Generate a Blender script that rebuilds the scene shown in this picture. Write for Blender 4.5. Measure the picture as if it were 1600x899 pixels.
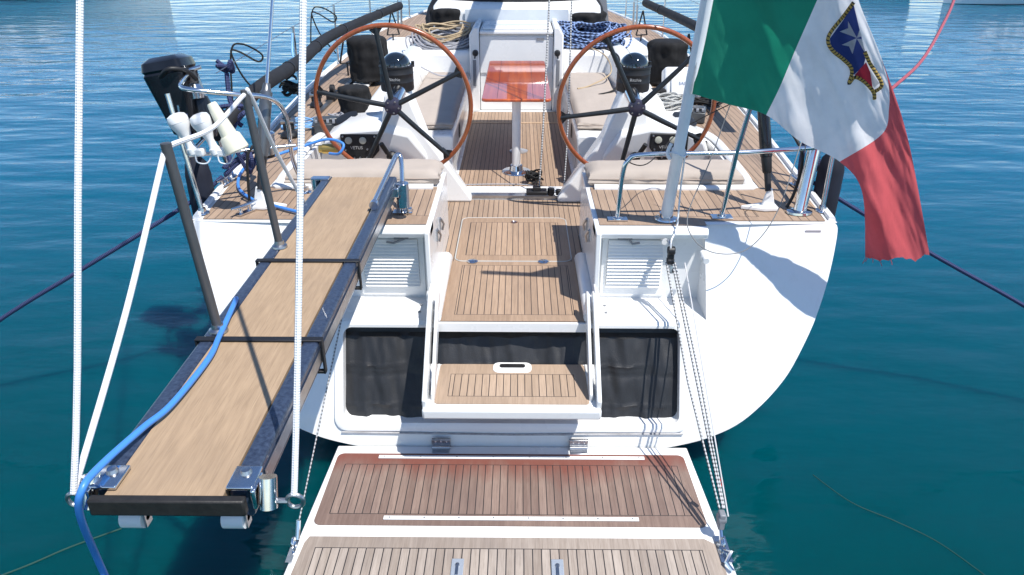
import bpy, bmesh, math, random
from mathutils import Vector, Matrix, noise
random.seed(7)
R = math.radians
PI = math.pi
for o in list(bpy.data.objects): bpy.data.objects.remove(o)
S = bpy.context.scene
COL = S.collection
# ------------------------------------------------------------------ camera
FPX = 1155.0
PITCH = math.atan(579.5 / FPX); YAW = R(.532)
CAM = Vector((.05, 0, 2.8))
cd = bpy.data.cameras.new('camera'); cam = bpy.data.objects.new('camera', cd); COL.objects.link(cam)
cam.location = CAM; cam.rotation_euler = (PI/2 - PITCH, 0, YAW)
cd.sensor_width = 36; cd.lens = FPX/1600*36; cd.clip_end = 3000; cd.clip_start = .05
S.camera = cam
S.render.resolution_x = 1024; S.render.resolution_y = 575
# ------------------------------------------------------------------ light
SUNV = Vector((.26, -.23, .66)).normalized()
w = bpy.data.worlds.new('World'); S.world = w; w.use_nodes = True
nt = w.node_tree; nt.nodes.clear()
sky = nt.nodes.new('ShaderNodeTexSky'); sky.sky_type = 'NISHITA'; sky.sun_disc = False
sky.sun_elevation = math.asin(SUNV.z); sky.sun_rotation = math.atan2(SUNV.x, SUNV.y)
sky.air_density = .9; sky.dust_density = 0; sky.ozone_density = 3.5; sky.altitude = 1200
bg = nt.nodes.new('ShaderNodeBackground'); bg.inputs[1].default_value = .15
wo = nt.nodes.new('ShaderNodeOutputWorld')
nt.links.new(sky.outputs[0], bg.inputs[0]); nt.links.new(bg.outputs[0], wo.inputs[0])
sd = bpy.data.lights.new('sun', 'SUN'); sd.energy = 4.9; sd.angle = R(.5); sd.color = (1, .965, .91)
sun = bpy.data.objects.new('sun', sd); COL.objects.link(sun)
sun.rotation_euler = SUNV.to_track_quat('Z', 'Y').to_euler(); sun.location = (5, -5, 20)
S.view_settings.view_transform = 'Standard'; S.view_settings.look = 'None'
S.view_settings.exposure = .33; S.view_settings.gamma = 1; S.view_settings.use_curve_mapping = False

# ------------------------------------------------------------------ surveying: turn a bearing measured in the photo into a point on a known plane
def ray(u, v):
    x = (u-800)/FPX; y = (449.5-v)/FPX
    d = Vector((x, math.cos(PITCH)+y*math.sin(PITCH), -math.sin(PITCH)+y*math.cos(PITCH)))
    return Vector((d.x*math.cos(YAW)-d.y*math.sin(YAW), d.x*math.sin(YAW)+d.y*math.cos(YAW), d.z))
def at(u, v, y=None, z=None):
    d = ray(u, v)
    t = (z-CAM.z)/d.z if z is not None else y/d.y
    return CAM + d*t

# ------------------------------------------------------------------ materials
MATS = {}
def N(nt, t, **k):
    n = nt.nodes.new(t)
    for a, b in k.items(): setattr(n, a, b)
    return n
def L(nt, a, b): nt.links.new(a, b)
def mth(nt, op, a, b=None, c=None, clamp=False):
    n = N(nt, 'ShaderNodeMath', operation=op); n.use_clamp = clamp
    for i, q in enumerate((a, b, c)):
        if q is None: continue
        if isinstance(q, (int, float)): n.inputs[i].default_value = q
        else: L(nt, q, n.inputs[i])
    return n.outputs[0]
def mixc(nt, f, a, b, mode='MIX'):
    n = N(nt, 'ShaderNodeMix', data_type='RGBA', blend_type=mode)
    for i, q in ((0, f), (6, a), (7, b)):
        if isinstance(q, (int, float)): n.inputs[i].default_value = q
        elif isinstance(q, tuple): n.inputs[i].default_value = (*q, 1)
        else: L(nt, q, n.inputs[i])
    return n.outputs[2]
def base(name):
    m = bpy.data.materials.new(name); m.use_nodes = True
    p = m.node_tree.nodes['Principled BSDF']
    return m, m.node_tree, p
def noise_n(nt, vec, scale, detail=3, rough=.5):
    n = N(nt, 'ShaderNodeTexNoise'); n.inputs['Scale'].default_value = scale
    n.inputs['Detail'].default_value = detail; n.inputs['Roughness'].default_value = rough
    if vec is not None: L(nt, vec, n.inputs['Vector'])
    return n.outputs[0]
def mapping(nt, vec, sc, rot=(0, 0, 0)):
    n = N(nt, 'ShaderNodeMapping'); n.inputs['Scale'].default_value = sc; n.inputs['Rotation'].default_value = rot
    L(nt, vec, n.inputs[0]); return n.outputs[0]
def ramp(nt, f, p0, p1):
    n = N(nt, 'ShaderNodeMapRange'); n.inputs[1].default_value = p0; n.inputs[2].default_value = p1
    L(nt, f, n.inputs[0]); return n.outputs[0]
def bump(nt, h, p, s=.3, d=.01):
    b = N(nt, 'ShaderNodeBump'); b.inputs['Strength'].default_value = s; b.inputs['Distance'].default_value = d
    L(nt, h, b.inputs['Height']); L(nt, b.outputs[0], p.inputs['Normal'])
def simple(name, col, rough=.5, metal=0., var=.12, vs=6, bs=0., bsc=80, coat=0., vcol=None):
    if name in MATS: return MATS[name]
    m, nt, p = base(name)
    g = N(nt, 'ShaderNodeNewGeometry').outputs['Position']
    f = ramp(nt, noise_n(nt, g, vs, 4, .6), .35, .7)
    c2 = vcol or tuple(x*(1-var) for x in col)
    L(nt, mixc(nt, f, col, c2), p.inputs['Base Color'])
    L(nt, mth(nt, 'MULTIPLY_ADD', f, .15*rough, rough*.93), p.inputs['Roughness'])
    p.inputs['Metallic'].default_value = metal; p.inputs['Coat Weight'].default_value = coat
    if bs: bump(nt, noise_n(nt, g, bsc, 3), p, bs, .004)
    MATS[name] = m; return m
WHITE = simple('white gelcoat', (.8, .8, .79), .28, var=.05, vs=3, coat=.3)
def hull_white():
    m, nt, p = base('weathered hull gelcoat'); g = N(nt, 'ShaderNodeNewGeometry').outputs['Position']
    f = ramp(nt, noise_n(nt, mapping(nt, g, (14, 14, 1.1)), 1.0, 5, .65), .52, .78); sp = N(nt, 'ShaderNodeSeparateXYZ'); L(nt, g, sp.inputs[0])
    c = mixc(nt, mth(nt, 'MULTIPLY', f, .22), (.79, .79, .78), (.52, .50, .44))
    k = ramp(nt, mth(nt, 'ADD', sp.outputs[2], mth(nt, 'MULTIPLY', noise_n(nt, g, 5, 4), .12)), .34, .12)
    c = mixc(nt, mth(nt, 'MULTIPLY', k, .45), c, (.42, .40, .28))
    L(nt, c, p.inputs['Base Color']); p.inputs['Roughness'].default_value = .24; p.inputs['Coat Weight'].default_value = .4
    bump(nt, noise_n(nt, g, 2.2, 2), p, .12, .02); return m
HULLW = hull_white()
WHITE2 = simple('white moulded nonskid', (.76, .76, .75), .5, var=.06, vs=4, bs=.15, bsc=350)
GREYW = simple('off white plastic', (.62, .66, .7), .4)
CREAM = simple('cream plastic', (.72, .69, .55), .4)
WPL = simple('white plastic', (.78, .78, .77), .35, var=.04)
CHROME = simple('polished stainless steel', (.72, .73, .75), .12, 1.0, var=.15, vs=14)
STEEL = simple('brushed stainless steel', (.5, .51, .53), .3, 1.0, var=.2, vs=20)
ALU = simple('grey anodised aluminium', (.13, .13, .135), .42, .6, var=.2, vs=12)
DGREY = simple('dark grey painted metal', (.06, .065, .07), .35, .2, var=.2)
BLACKP = simple('black glossy plastic', (.012, .013, .017), .18, var=.5, vs=9)
BLACKM = simple('black matt plastic', (.012, .012, .014), .5, var=.3)
NAVYP = simple('navy gelcoat rail', (.018, .026, .05), .32, vcol=(.045, .065, .11), vs=70, bs=.3, bsc=120, coat=.4)
NAVYF = simple('navy fender sleeve', (.006, .009, .022), .8, var=.3, bs=.2, bsc=200)
CLOTH = simple('black canvas', (.004, .004, .005), .9, var=.4, vs=14, bs=.35, bsc=45)
CUSH = simple('beige cushion fabric', (.42, .36, .31), .85, var=.07, vs=5, bs=.2, bsc=500)
RUB = simple('black rubber', (.015, .015, .015), .6)
BRASS = simple('brass', (.6, .42, .13), .3, .9)
SHADEG = simple('grey plastic', (.22, .23, .25), .45)
CAULK = simple('black caulk', (.02, .02, .02), .6)
REDP = simple('red plastic', (.5, .02, .02), .4)

def teak(name, pitch=.042, rect=None, off=0., ca=(.44, .295, .19), cb=(.36, .235, .15), wet=None, line=.0032, ang=0., dirt=.3):
    """planks run along Y; caulk lines every pitch; outside rect = solid margin boards, a caulk line on the rect edge"""
    m, nt, p = base(name)
    g = N(nt, 'ShaderNodeNewGeometry').outputs['Position']
    if ang: g = mapping(nt, g, (1, 1, 1), (0, 0, ang))
    sp = N(nt, 'ShaderNodeSeparateXYZ'); L(nt, g, sp.inputs[0]); X, Y = sp.outputs[0], sp.outputs[1]
    px = mth(nt, 'DIVIDE', mth(nt, 'SUBTRACT', X, off), pitch)
    fl = mth(nt, 'FLOOR', px); fr = mth(nt, 'FRACT', px)
    dl = mth(nt, 'ABSOLUTE', mth(nt, 'SUBTRACT', fr, .5))       # .5 at the seam
    seam = ramp(nt, dl, .5-line/pitch*.75, .5-line/pitch*.45)
    idn = fl
    inside = None
    if rect:
        x0, x1, y0, y1 = rect
        a = mth(nt, 'MINIMUM', mth(nt, 'SUBTRACT', X, x0), mth(nt, 'SUBTRACT', x1, X))
        b = mth(nt, 'MINIMUM', mth(nt, 'SUBTRACT', Y, y0), mth(nt, 'SUBTRACT', y1, Y))
        d = mth(nt, 'MINIMUM', a, b)
        inside = mth(nt, 'GREATER_THAN', d, 0)
        edge = mth(nt, 'LESS_THAN', mth(nt, 'ABSOLUTE', d), line*.5)
        seam = mth(nt, 'MAXIMUM', mth(nt, 'MULTIPLY', seam, inside), edge)
        idn = mth(nt, 'MULTIPLY', fl, inside)
    wn = N(nt, 'ShaderNodeTexWhiteNoise', noise_dimensions='1D'); L(nt, idn, wn.inputs['W'])
    gr = noise_n(nt, mapping(nt, g, (55, 4, 8)), 1.0, 5, .65)
    gr2 = noise_n(nt, mapping(nt, g, (260, 9, 30)), 1.0, 3, .6)
    big = noise_n(nt, mapping(nt, g, (1.6, 1.1, 1)), 2.2, 4, .6)
    t = mth(nt, 'ADD', mth(nt, 'MULTIPLY', wn.outputs[0], .36), mth(nt, 'MULTIPLY', gr, .85))
    c = mixc(nt, ramp(nt, t, .25, .85), tuple(x*1.1 for x in ca), tuple(x*.88 for x in cb))
    c = mixc(nt, mth(nt, 'MULTIPLY', ramp(nt, gr2, .5, .7), .5), c, tuple(x*.6 for x in cb))
    c = mixc(nt, mth(nt, 'MULTIPLY', ramp(nt, big, .5, .72), dirt), c, (cb[0]*.75, cb[1]*.78, cb[2]*.85))
    rough = .62
    if wet:
        y0, y1, wc = wet       # damp reddish band between two distances, ragged edge
        wob = mth(nt, 'MULTIPLY_ADD', noise_n(nt, mapping(nt, g, (9, 3, 1)), 1.5, 4), .22, -.11)
        wobx = mth(nt, 'MULTIPLY', mth(nt, 'SUBTRACT', noise_n(nt, mapping(nt, g, (1.1, .3, 1)), 1.3, 2), .5), .35)
        k = ramp(nt, mth(nt, 'ADD', mth(nt, 'ADD', Y, wob), wobx), y0, y1)
        c = mixc(nt, mth(nt, 'MULTIPLY', k, .85), c, wc)
    c = mixc(nt, seam, c, (.018, .016, .018))
    L(nt, c, p.inputs['Base Color']); p.inputs['Roughness'].default_value = rough
    h = mth(nt, 'SUBTRACT', mth(nt, 'MULTIPLY', gr2, .25), seam)
    bump(nt, h, p, .5, .002)
    return m

def rope_mat(name, c1, c2, freq=90, spiral=2, mixw=.5, bs=.8, rough=.75):
    m, nt, p = base(name)
    uv = N(nt, 'ShaderNodeUVMap'); sp = N(nt, 'ShaderNodeSeparateXYZ'); L(nt, uv.outputs[0], sp.inputs[0])
    a = mth(nt, 'ADD', mth(nt, 'MULTIPLY', sp.outputs[1], freq), mth(nt, 'MULTIPLY', sp.outputs[0], spiral))
    b = mth(nt, 'SUBTRACT', mth(nt, 'MULTIPLY', sp.outputs[1], freq), mth(nt, 'MULTIPLY', sp.outputs[0], spiral))
    sa = mth(nt, 'SINE', mth(nt, 'MULTIPLY', a, 2*PI)); sb = mth(nt, 'SINE', mth(nt, 'MULTIPLY', b, 2*PI))
    h = mth(nt, 'MULTIPLY', sa, sb)
    f = ramp(nt, h, -.4+.8*(1-mixw)-.4, .4)
    L(nt, mixc(nt, f, c2, c1), p.inputs['Base Color']); p.inputs['Roughness'].default_value = rough
    bump(nt, h, p, bs, .003)
    return m
RW = rope_mat('white braided rope', (.82, .82, .82), (.70, .71, .73), 75, 5, bs=.35)
RFLECK = rope_mat('black and white flecked rope', (.55, .55, .55), (.03, .03, .03), 26, 1, .45)
RNAVY = rope_mat('navy braided rope', (.035, .05, .14), (.02, .028, .09), 50, 3)
RBLK = rope_mat('black cord', (.02, .02, .02), (.01, .01, .01), 60, 2)
RTAN = rope_mat('tan rope', (.6, .47, .3), (.42, .31, .19), 55, 2)
RGREY = rope_mat('grey flecked rope', (.5, .5, .52), (.22, .22, .26), 40, 2)
RBLUE = rope_mat('blue flecked rope', (.22, .33, .58), (.008, .015, .05), 9, 1, .42)
RRED = rope_mat('faded red rope', (.42, .1, .13), (.3, .06, .09), 55, 2)
HOSE = simple('blue rubber hose', (.06, .24, .66), .4, var=.15, vs=5)
WIRE = simple('stainless wire', (.45, .46, .48), .35, .9)

# ------------------------------------------------------------------ mesh helpers
class MB:
    def __init__(s): s.bm = bmesh.new(); s.uv = s.bm.loops.layers.uv.new('UVMap')
    def poly(s, pts, mi=0):
        f = s.bm.faces.new([s.bm.verts.new(p) for p in pts]); f.material_index = mi; return f
    def box(s, x0, x1, y0, y1, z0, z1, mi=0):
        v = [s.bm.verts.new(p) for p in [(x0,y0,z0),(x1,y0,z0),(x1,y1,z0),(x0,y1,z0),(x0,y0,z1),(x1,y0,z1),(x1,y1,z1),(x0,y1,z1)]]
        for q in ((0,3,2,1),(4,5,6,7),(0,1,5,4),(1,2,6,5),(2,3,7,6),(3,0,4,7)): s.bm.faces.new([v[i] for i in q]).material_index = mi
        return s
    def obox(s, c, size, rot=None):
        """box centred on c with a rotation matrix"""
        M = (rot or Matrix()).to_4x4(); c = Vector(c); a, b, d = [q/2 for q in size]
        v = [s.bm.verts.new(c + M @ Vector(p)) for p in [(-a,-b,-d),(a,-b,-d),(a,b,-d),(-a,b,-d),(-a,-b,d),(a,-b,d),(a,b,d),(-a,b,d)]]
        for q in ((0,3,2,1),(4,5,6,7),(0,1,5,4),(1,2,6,5),(2,3,7,6),(3,0,4,7)): s.bm.faces.new([v[i] for i in q])
        return s
    def prism(s, poly, axis, a, b):
        """closed polygon of 2-D points extruded along an axis from a to b"""
        def P(q, t):
            if axis == 'x': return (t, q[0], q[1])
            if axis == 'y': return (q[0], t, q[1])
            return (q[0], q[1], t)
        v0 = [s.bm.verts.new(P(q, a)) for q in poly]; v1 = [s.bm.verts.new(P(q, b)) for q in poly]
        n = len(poly)
        s.bm.faces.new(v0[::-1]); s.bm.faces.new(v1)
        for i in range(n): s.bm.faces.new([v0[i], v0[(i+1) % n], v1[(i+1) % n], v1[i]])
        return s
    def tube(s, pts, r, seg=10, closed=False, caps=True, flat=None):
        pts = [Vector(p) for p in pts]; n = len(pts)
        rs = r if isinstance(r, (list, tuple)) else [r]*n
        T = []
        for i in range(n):
            a = pts[(i-1) % n] if closed or i > 0 else pts[i]
            b = pts[(i+1) % n] if closed or i < n-1 else pts[i]
            d = (b-a); T.append(d.normalized() if d.length > 1e-9 else Vector((0, 0, 1)))
        up = Vector((0, 0, 1)) if abs(T[0].z) < .9 else Vector((0, 1, 0))
        nrm = (up - T[0]*up.dot(T[0])).normalized()
        rings = []; ln = 0; lens = []
        for i in range(n):
            if i: 
                nrm = (nrm - T[i]*nrm.dot(T[i])).normalized(); ln += (pts[i]-pts[i-1]).length
            lens.append(ln)
            bn = T[i].cross(nrm)
            k1, k2 = flat if flat else (1, 1)
            rings.append([s.bm.verts.new(pts[i] + (nrm*math.cos(2*PI*j/seg)*k1 + bn*math.sin(2*PI*j/seg)*k2)*rs[i]) for j in range(seg)])
        m = n if closed else n-1
        for i in range(m):
            A = rings[i]; B = rings[(i+1) % n]; l0 = lens[i]; l1 = lens[i+1] if i < n-1 else lens[i]+(pts[0]-pts[i]).length
            for j in range(seg):
                f = s.bm.faces.new([A[j], A[(j+1) % seg], B[(j+1) % seg], B[j]])
                for lp, c in zip(f.loops, ((j/seg, l0), ((j+1)/seg, l0), ((j+1)/seg, l1), (j/seg, l1))): lp[s.uv].uv = c
        if caps and not closed:
            s.bm.faces.new(rings[0][::-1]); s.bm.faces.new(rings[-1])
        return s
    def cyl(s, a, b, r, r2=None, seg=20): return s.tube([a, b], [r, r if r2 is None else r2], seg)
    def lathe(s, prof, c, axis=(0, 0, 1), seg=28, wob=0., sq=1.):
        """profile of (radius, height) spun about an axis through c"""
        q = Vector((0, 0, 1)).rotation_difference(Vector(axis).normalized()); c = Vector(c); rings = []
        for i, (r, h) in enumerate(prof):
            ring = []
            for j in range(seg):
                a = 2*PI*j/seg; rr = r
                if wob: rr *= 1 + wob*noise.noise(Vector((math.cos(a)*2.3, math.sin(a)*2.3, h*9))+c*3) + wob*.6*noise.noise(Vector((math.cos(a)*6, math.sin(a)*6, h*16))+c)
                ring.append(s.bm.verts.new(c + q @ Vector((rr*math.cos(a), rr*sq*math.sin(a), h))))
            rings.append(ring)
        for A, B in zip(rings, rings[1:]):
            for j in range(seg): s.bm.faces.new([A[j], A[(j+1) % seg], B[(j+1) % seg], B[j]])
        s.bm.faces.new(rings[0][::-1]); s.bm.faces.new(rings[-1])
        return s
    def grid(s, fn, nu, nv, mi=None):
        V = [[s.bm.verts.new(fn(i/nu, j/nv)) for i in range(nu+1)] for j in range(nv+1)]
        for j in range(nv):
            for i in range(nu):
                f = s.bm.faces.new([V[j][i], V[j][i+1], V[j+1][i+1], V[j+1][i]])
                if mi: f.material_index = mi(i/nu, j/nv)
        return s
    def build(s, name, mat, parent=None, bev=0, seg=2, smooth=True, sub=0, recalc=True):
        bm = s.bm
        if recalc: bmesh.ops.recalc_face_normals(bm, faces=bm.faces)
        for f in bm.faces: f.smooth = smooth
        if smooth and not sub:
            for e in bm.edges:
                if len(e.link_faces) == 2 and e.calc_face_angle(0) > .65: e.smooth = False
        me = bpy.data.meshes.new(name); bm.to_mesh(me); bm.free()
        for m in (mat if isinstance(mat, (list, tuple)) else [mat]): me.materials.append(m)
        o = bpy.data.objects.new(name, me); COL.objects.link(o)
        if parent:
            q = parent; off = Vector()
            while q: off += q.location; q = q.parent
            me.transform(Matrix.Translation(-off)); o.parent = parent
        if bev:
            b = o.modifiers.new('bevel', 'BEVEL'); b.width = bev; b.segments = seg; b.limit_method = 'ANGLE'; b.angle_limit = R(35); b.harden_normals = False
        if sub:
            b = o.modifiers.new('sub', 'SUBSURF'); b.levels = sub; b.render_levels = sub
        return o
def tag(o, label, cat, group=None, kind=None):
    if label: o['label'] = label
    if cat: o['category'] = cat
    if group: o['group'] = group
    if kind: o['kind'] = kind
    return o
def thing(name, loc, label, cat, group=None):
    o = bpy.data.objects.new(name, None); COL.objects.link(o); o.location = loc; o.empty_display_size = .1
    return tag(o, label, cat, group)
def single(mb, name, mat, base_pt, label, cat, group=None, **k):
    """a thing of one mesh, its origin moved to its base"""
    o = mb.build(name, mat, None, **k); b = Vector(base_pt)
    o.data.transform(Matrix.Translation(-b)); o.location = b
    return tag(o, label, cat, group)
def copy_tree(o, parent=None):
    c = o.copy(); COL.objects.link(c); c.parent = parent
    for ch in list(o.children): copy_tree(ch, c)
    return c
def spline(pts, n=8, closed=False):
    P = [Vector(p) for p in pts]; out = []; m = len(P)
    for i in range(m if closed else m-1):
        if closed: a, b, c, d = P[(i-1) % m], P[i], P[(i+1) % m], P[(i+2) % m]
        else: a, b, c, d = P[max(i-1, 0)], P[i], P[i+1], P[min(i+2, m-1)]
        for k in range(n):
            t = k/n
            out.append(.5*((2*b)+(c-a)*t+(2*a-5*b+4*c-d)*t*t+(3*b-a-3*c+d)*t**3))
    if not closed: out.append(P[-1])
    return out
def rope(name, pts, r, mat, label, cat='rope', group=None, seg=8, n=8, sp=True):
    q = spline(pts, n) if sp else [Vector(p) for p in pts]
    return single(MB().tube(q, r, seg), name, mat, q[-1], label, cat, group)
def text(s, size, loc, rot, name, mat, parent, ext=.0005):
    c = bpy.data.curves.new('t', 'FONT'); c.body = s; c.size = size; c.extrude = ext; c.align_x = 'CENTER'; c.align_y = 'CENTER'
    o = bpy.data.objects.new('t', c); COL.objects.link(o)
    dg = bpy.context.evaluated_depsgraph_get(); me = bpy.data.meshes.new_from_object(o.evaluated_get(dg)); bpy.data.objects.remove(o)
    me.transform(Matrix.Translation(loc) @ rot.to_4x4()); me.materials.append(mat)
    m = bpy.data.objects.new(name, me); COL.objects.link(m)
    q = parent; off = Vector()
    while q: off += q.location; q = q.parent
    me.transform(Matrix.Translation(-off)); m.parent = parent
    return m

# ================================================================== WATER
def water_mat():
    m, nt, p = base('sea water')
    g = N(nt, 'ShaderNodeNewGeometry').outputs['Position']
    a = noise_n(nt, mapping(nt, g, (.55, 1.5, 1), (0, 0, R(-8))), 1.0, 2, .5)
    b = noise_n(nt, mapping(nt, g, (1.6, 4.2, 1), (0, 0, R(7))), 1.0, 3, .55)
    c = noise_n(nt, mapping(nt, g, (4.5, 9, 1), (0, 0, R(-14))), 1.0, 2, .5)
    h = mth(nt, 'ADD', mth(nt, 'MULTIPLY', a, 1.25), mth(nt, 'ADD', mth(nt, 'MULTIPLY', b, .24), mth(nt, 'MULTIPLY', c, .022)))
    bb = N(nt, 'ShaderNodeBump'); bb.inputs['Strength'].default_value = .6; bb.inputs['Distance'].default_value = .075
    L(nt, h, bb.inputs['Height']); L(nt, bb.outputs[0], p.inputs['Normal'])
    d = noise_n(nt, mapping(nt, g, (.3, .3, 1)), 1.0, 3, .5)
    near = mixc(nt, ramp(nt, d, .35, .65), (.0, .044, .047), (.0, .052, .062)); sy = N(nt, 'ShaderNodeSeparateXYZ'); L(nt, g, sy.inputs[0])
    L(nt, mixc(nt, ramp(nt, sy.outputs[1], 2.5, 9), near, (.0, .092, .165)), p.inputs['Base Color'])       # bluer with distance: sky reflection painted into the base colour
    p.inputs['Specular Tint'].default_value = (.55, .84, 1.0, 1)  # blue tint added to make the reflected sky look bluer
    p.inputs['Roughness'].default_value = .05; p.inputs['IOR'].default_value = 1.33
    p.inputs['Subsurface Weight'].default_value = 1; p.inputs['Subsurface Radius'].default_value = (.4, 1, 1.2); p.inputs['Subsurface Scale'].default_value = 1.2
    return m
sea = MB(); 
ys = [-30, -10, -3, 0, 3, 6, 10, 16, 25, 40, 70, 120, 250, 600, 1500]
xs = [-1500, -400, -120, -40, -15, -6, -2, 2, 6, 15, 40, 120, 400, 1500]
V = [[sea.bm.verts.new((x, y, 0)) for x in xs] for y in ys]
for j in range(len(ys)-1):
    for i in range(len(xs)-1): sea.bm.faces.new([V[j][i], V[j][i+1], V[j+1][i+1], V[j+1][i]])
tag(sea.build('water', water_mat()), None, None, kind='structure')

# ================================================================== YACHT
XC = .02
yacht = thing('sailing_yacht', (XC, 3.3, 0), 'large white sailing yacht with teak decks and open cockpit, seen from its stern', 'yacht')
def part(mb, name, mat, parent=None, label=None, **k):
    o = mb.build(name, mat, parent or yacht, **k)
    if label: o['label'] = label
    return o
def lerp_tab(tab, x):
    for (a, b), (c, d) in zip(tab, tab[1:]):
        if x <= c: return b + (d-b)*max(0, (x-a))/(c-a)
    return tab[-1][1]
BEAM = [(3.3, 1.77), (3.8, 1.79), (5, 1.90), (6, 1.99), (7, 2.05), (8.3, 2.10), (11, 2.10), (12.5, 1.93), (14, 1.68), (16, 1.2), (18, .55), (19.2, .02)]
def hw(y): return lerp_tab(BEAM, y)
DZ = 1.29; FZ = .84
HWZ = [(.06, .02), (.10, .40), (.14, .70), (.20, .97), (.237, 1.093), (.301, 1.23), (.408, 1.367), (.515, 1.469), (.612, 1.537), (.768, 1.623), (.921, 1.692), (1.073, 1.745), (1.194, 1.778), (1.262, 1.79), (1.287, 1.78)]
def _smooth(tab, n=4):
    out = []
    for i in range(len(tab)-1):
        a, b, c, d = tab[max(i-1, 0)], tab[i], tab[i+1], tab[min(i+2, len(tab)-1)]
        for k in range(n):
            t = k/n; out.append(tuple(.5*((2*b[q])+(c[q]-a[q])*t+(2*a[q]-5*b[q]+4*c[q]-d[q])*t*t+(3*b[q]-a[q]-3*c[q]+d[q])*t**3) for q in (0, 1)))
    return out+[tab[-1]]
HWZ = _smooth(HWZ)
TY = [(0.0, 3.24), (.2, 3.27), (.34, 3.315), (.6, 3.43), (.8, 3.53), (1.0, 3.645), (1.287, 3.82)]
def ty(z): return lerp_tab(TY, z)
def hz(z): return lerp_tab(HWZ, z)
# hull sides
hull = MB(); rows = []
ystat = [None, 4.2, 5, 6.5, 8.3, 10, 12, 14, 16, 18, 19.2]
zs = [q[0] for q in HWZ]
for i, y in enumerate(ystat):
    ring = []
    for side in (-1, 1):
        seq = zs if side == 1 else zs[::-1]
        for z in seq:
            yy = ty(z) if y is None else y
            b = hw(yy)/1.786
            w_ = hz(z)*(1+(b-1)*(z/1.287)**3)
            zz = z if y is None else z - .5*max(0, min(1, (yy-3.9)/5))*(1-(z/1.287))
            if y is None: w_ = hz(z)
            ring.append(hull.bm.verts.new((XC+side*w_, yy, zz)))
    rows.append(ring)
for A, B in zip(rows, rows[1:]):
    for j in range(len(A)-1): hull.bm.faces.new([A[j], A[j+1], B[j+1], B[j]])
part(hull, 'hull', HULLW)
# transom skin with the garage opening cut out
tr = MB()
zb = sorted(set(zs + [.295, .81, .825] + [.64, .88]))
RX, WX = .945, 1.06
for z0, z1 in zip(zb, zb[1:]):
    def q(xa0, xb0, xa1, xb1):
        tr.poly([(XC+xa0, ty(z0), z0), (XC+xb0, ty(z0), z0), (XC+xb1, ty(z1), z1), (XC+xa1, ty(z1), z1)])
    zm = (z0+z1)/2; h0, h1 = hz(z0), hz(z1)
    for s in (-1, 1):
        if h1 > WX: q(s*min(WX, h0), s*h0, s*WX, s*h1)
        if zm < .825 and h1 > RX: q(s*min(RX, h0), s*min(WX, h0), s*RX, s*min(WX, h1))
        elif h1 > RX and zm < .825: pass
    if zm < .295 or .81 < zm < .825: q(-min(RX, h0), min(RX, h0), -min(RX, h1), min(RX, h1))
bmesh.ops.remove_doubles(tr.bm, verts=tr.bm.verts, dist=.0005)
part(tr, 'transom', HULLW)
def rrect(x0, x1, z0, z1, r, n=6):
    P = []
    for cx, cz, a0 in ((x1-r, z0+r, -90), (x1-r, z1-r, 0), (x0+r, z1-r, 90), (x0+r, z0+r, 180)):
        for k in range(n+1): a = R(a0+90*k/n); P.append((cx+r*math.cos(a), cz+r*math.sin(a)))
    return P
# lip round the garage opening
lip = MB()
o1 = rrect(-.975, .965, .268, .823, .07); o2 = rrect(-.948, .94, .292, .806, .05); o3 = rrect(-.928, .915, .312, .79, .045)
ring = []
for P, d in ((o1, -.002), (o1, -.014), (o2, -.02), (o3, -.012), (o3, .06)):
    ring.append([lip.bm.verts.new((XC+x, ty(z)+d, z)) for x, z in P])
for A, B in zip(ring, ring[1:]):
    for j in range(len(A)): lip.bm.faces.new([A[j], A[(j+1) % len(A)], B[(j+1) % len(A)], B[j]])
part(lip, 'garage_frame', WHITE)
# black canvas across the opening
cl = MB()
def clf(a, b):
    x = -.95+1.89*a; z = .29+.52*b
    f = noise.noise(Vector((x*9, z*2.2, 1)))*.030 + noise.noise(Vector((x*22+z*4, z*3, 4)))*.012 + noise.noise(Vector((x*40, z*14, 8)))*.004 + .012*math.sin(x*21+3*noise.noise(Vector((x*2, z*3, 9))))*max(0, .35-abs(b-.6))
    if b > .82: f = .02 - .02*(b-.82) ; f += .012
    if b < .12: f += .012*math.sin(x*33)*.4
    for sb in (.16, .55): f -= .005*math.exp(-((b-sb-.006*math.sin(x*9))/.010)**2)
    f += .004*math.exp(-((b-.45)/.02)**2)
    return (XC+x, ty(z)+.05+f, z)
cl.grid(clf, 150, 44)
part(cl, 'canvas_screen', simple('black canvas screen', (.020, .021, .024), .5, var=.4, vs=9, bs=.3, bsc=150), label='black canvas closing the stern garage')
# moulding strip and dirt line under the opening
mo = MB(); mo.tube([(XC+x, ty(.25)-.006, .246+.012*abs(x)) for x in [-.94+1.88*i/20 for i in range(21)]], .006, 6)
part(mo, 'trim_strip', simple('worn grey trim', (.45, .44, .44), .5, var=.35, vs=20))
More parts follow.
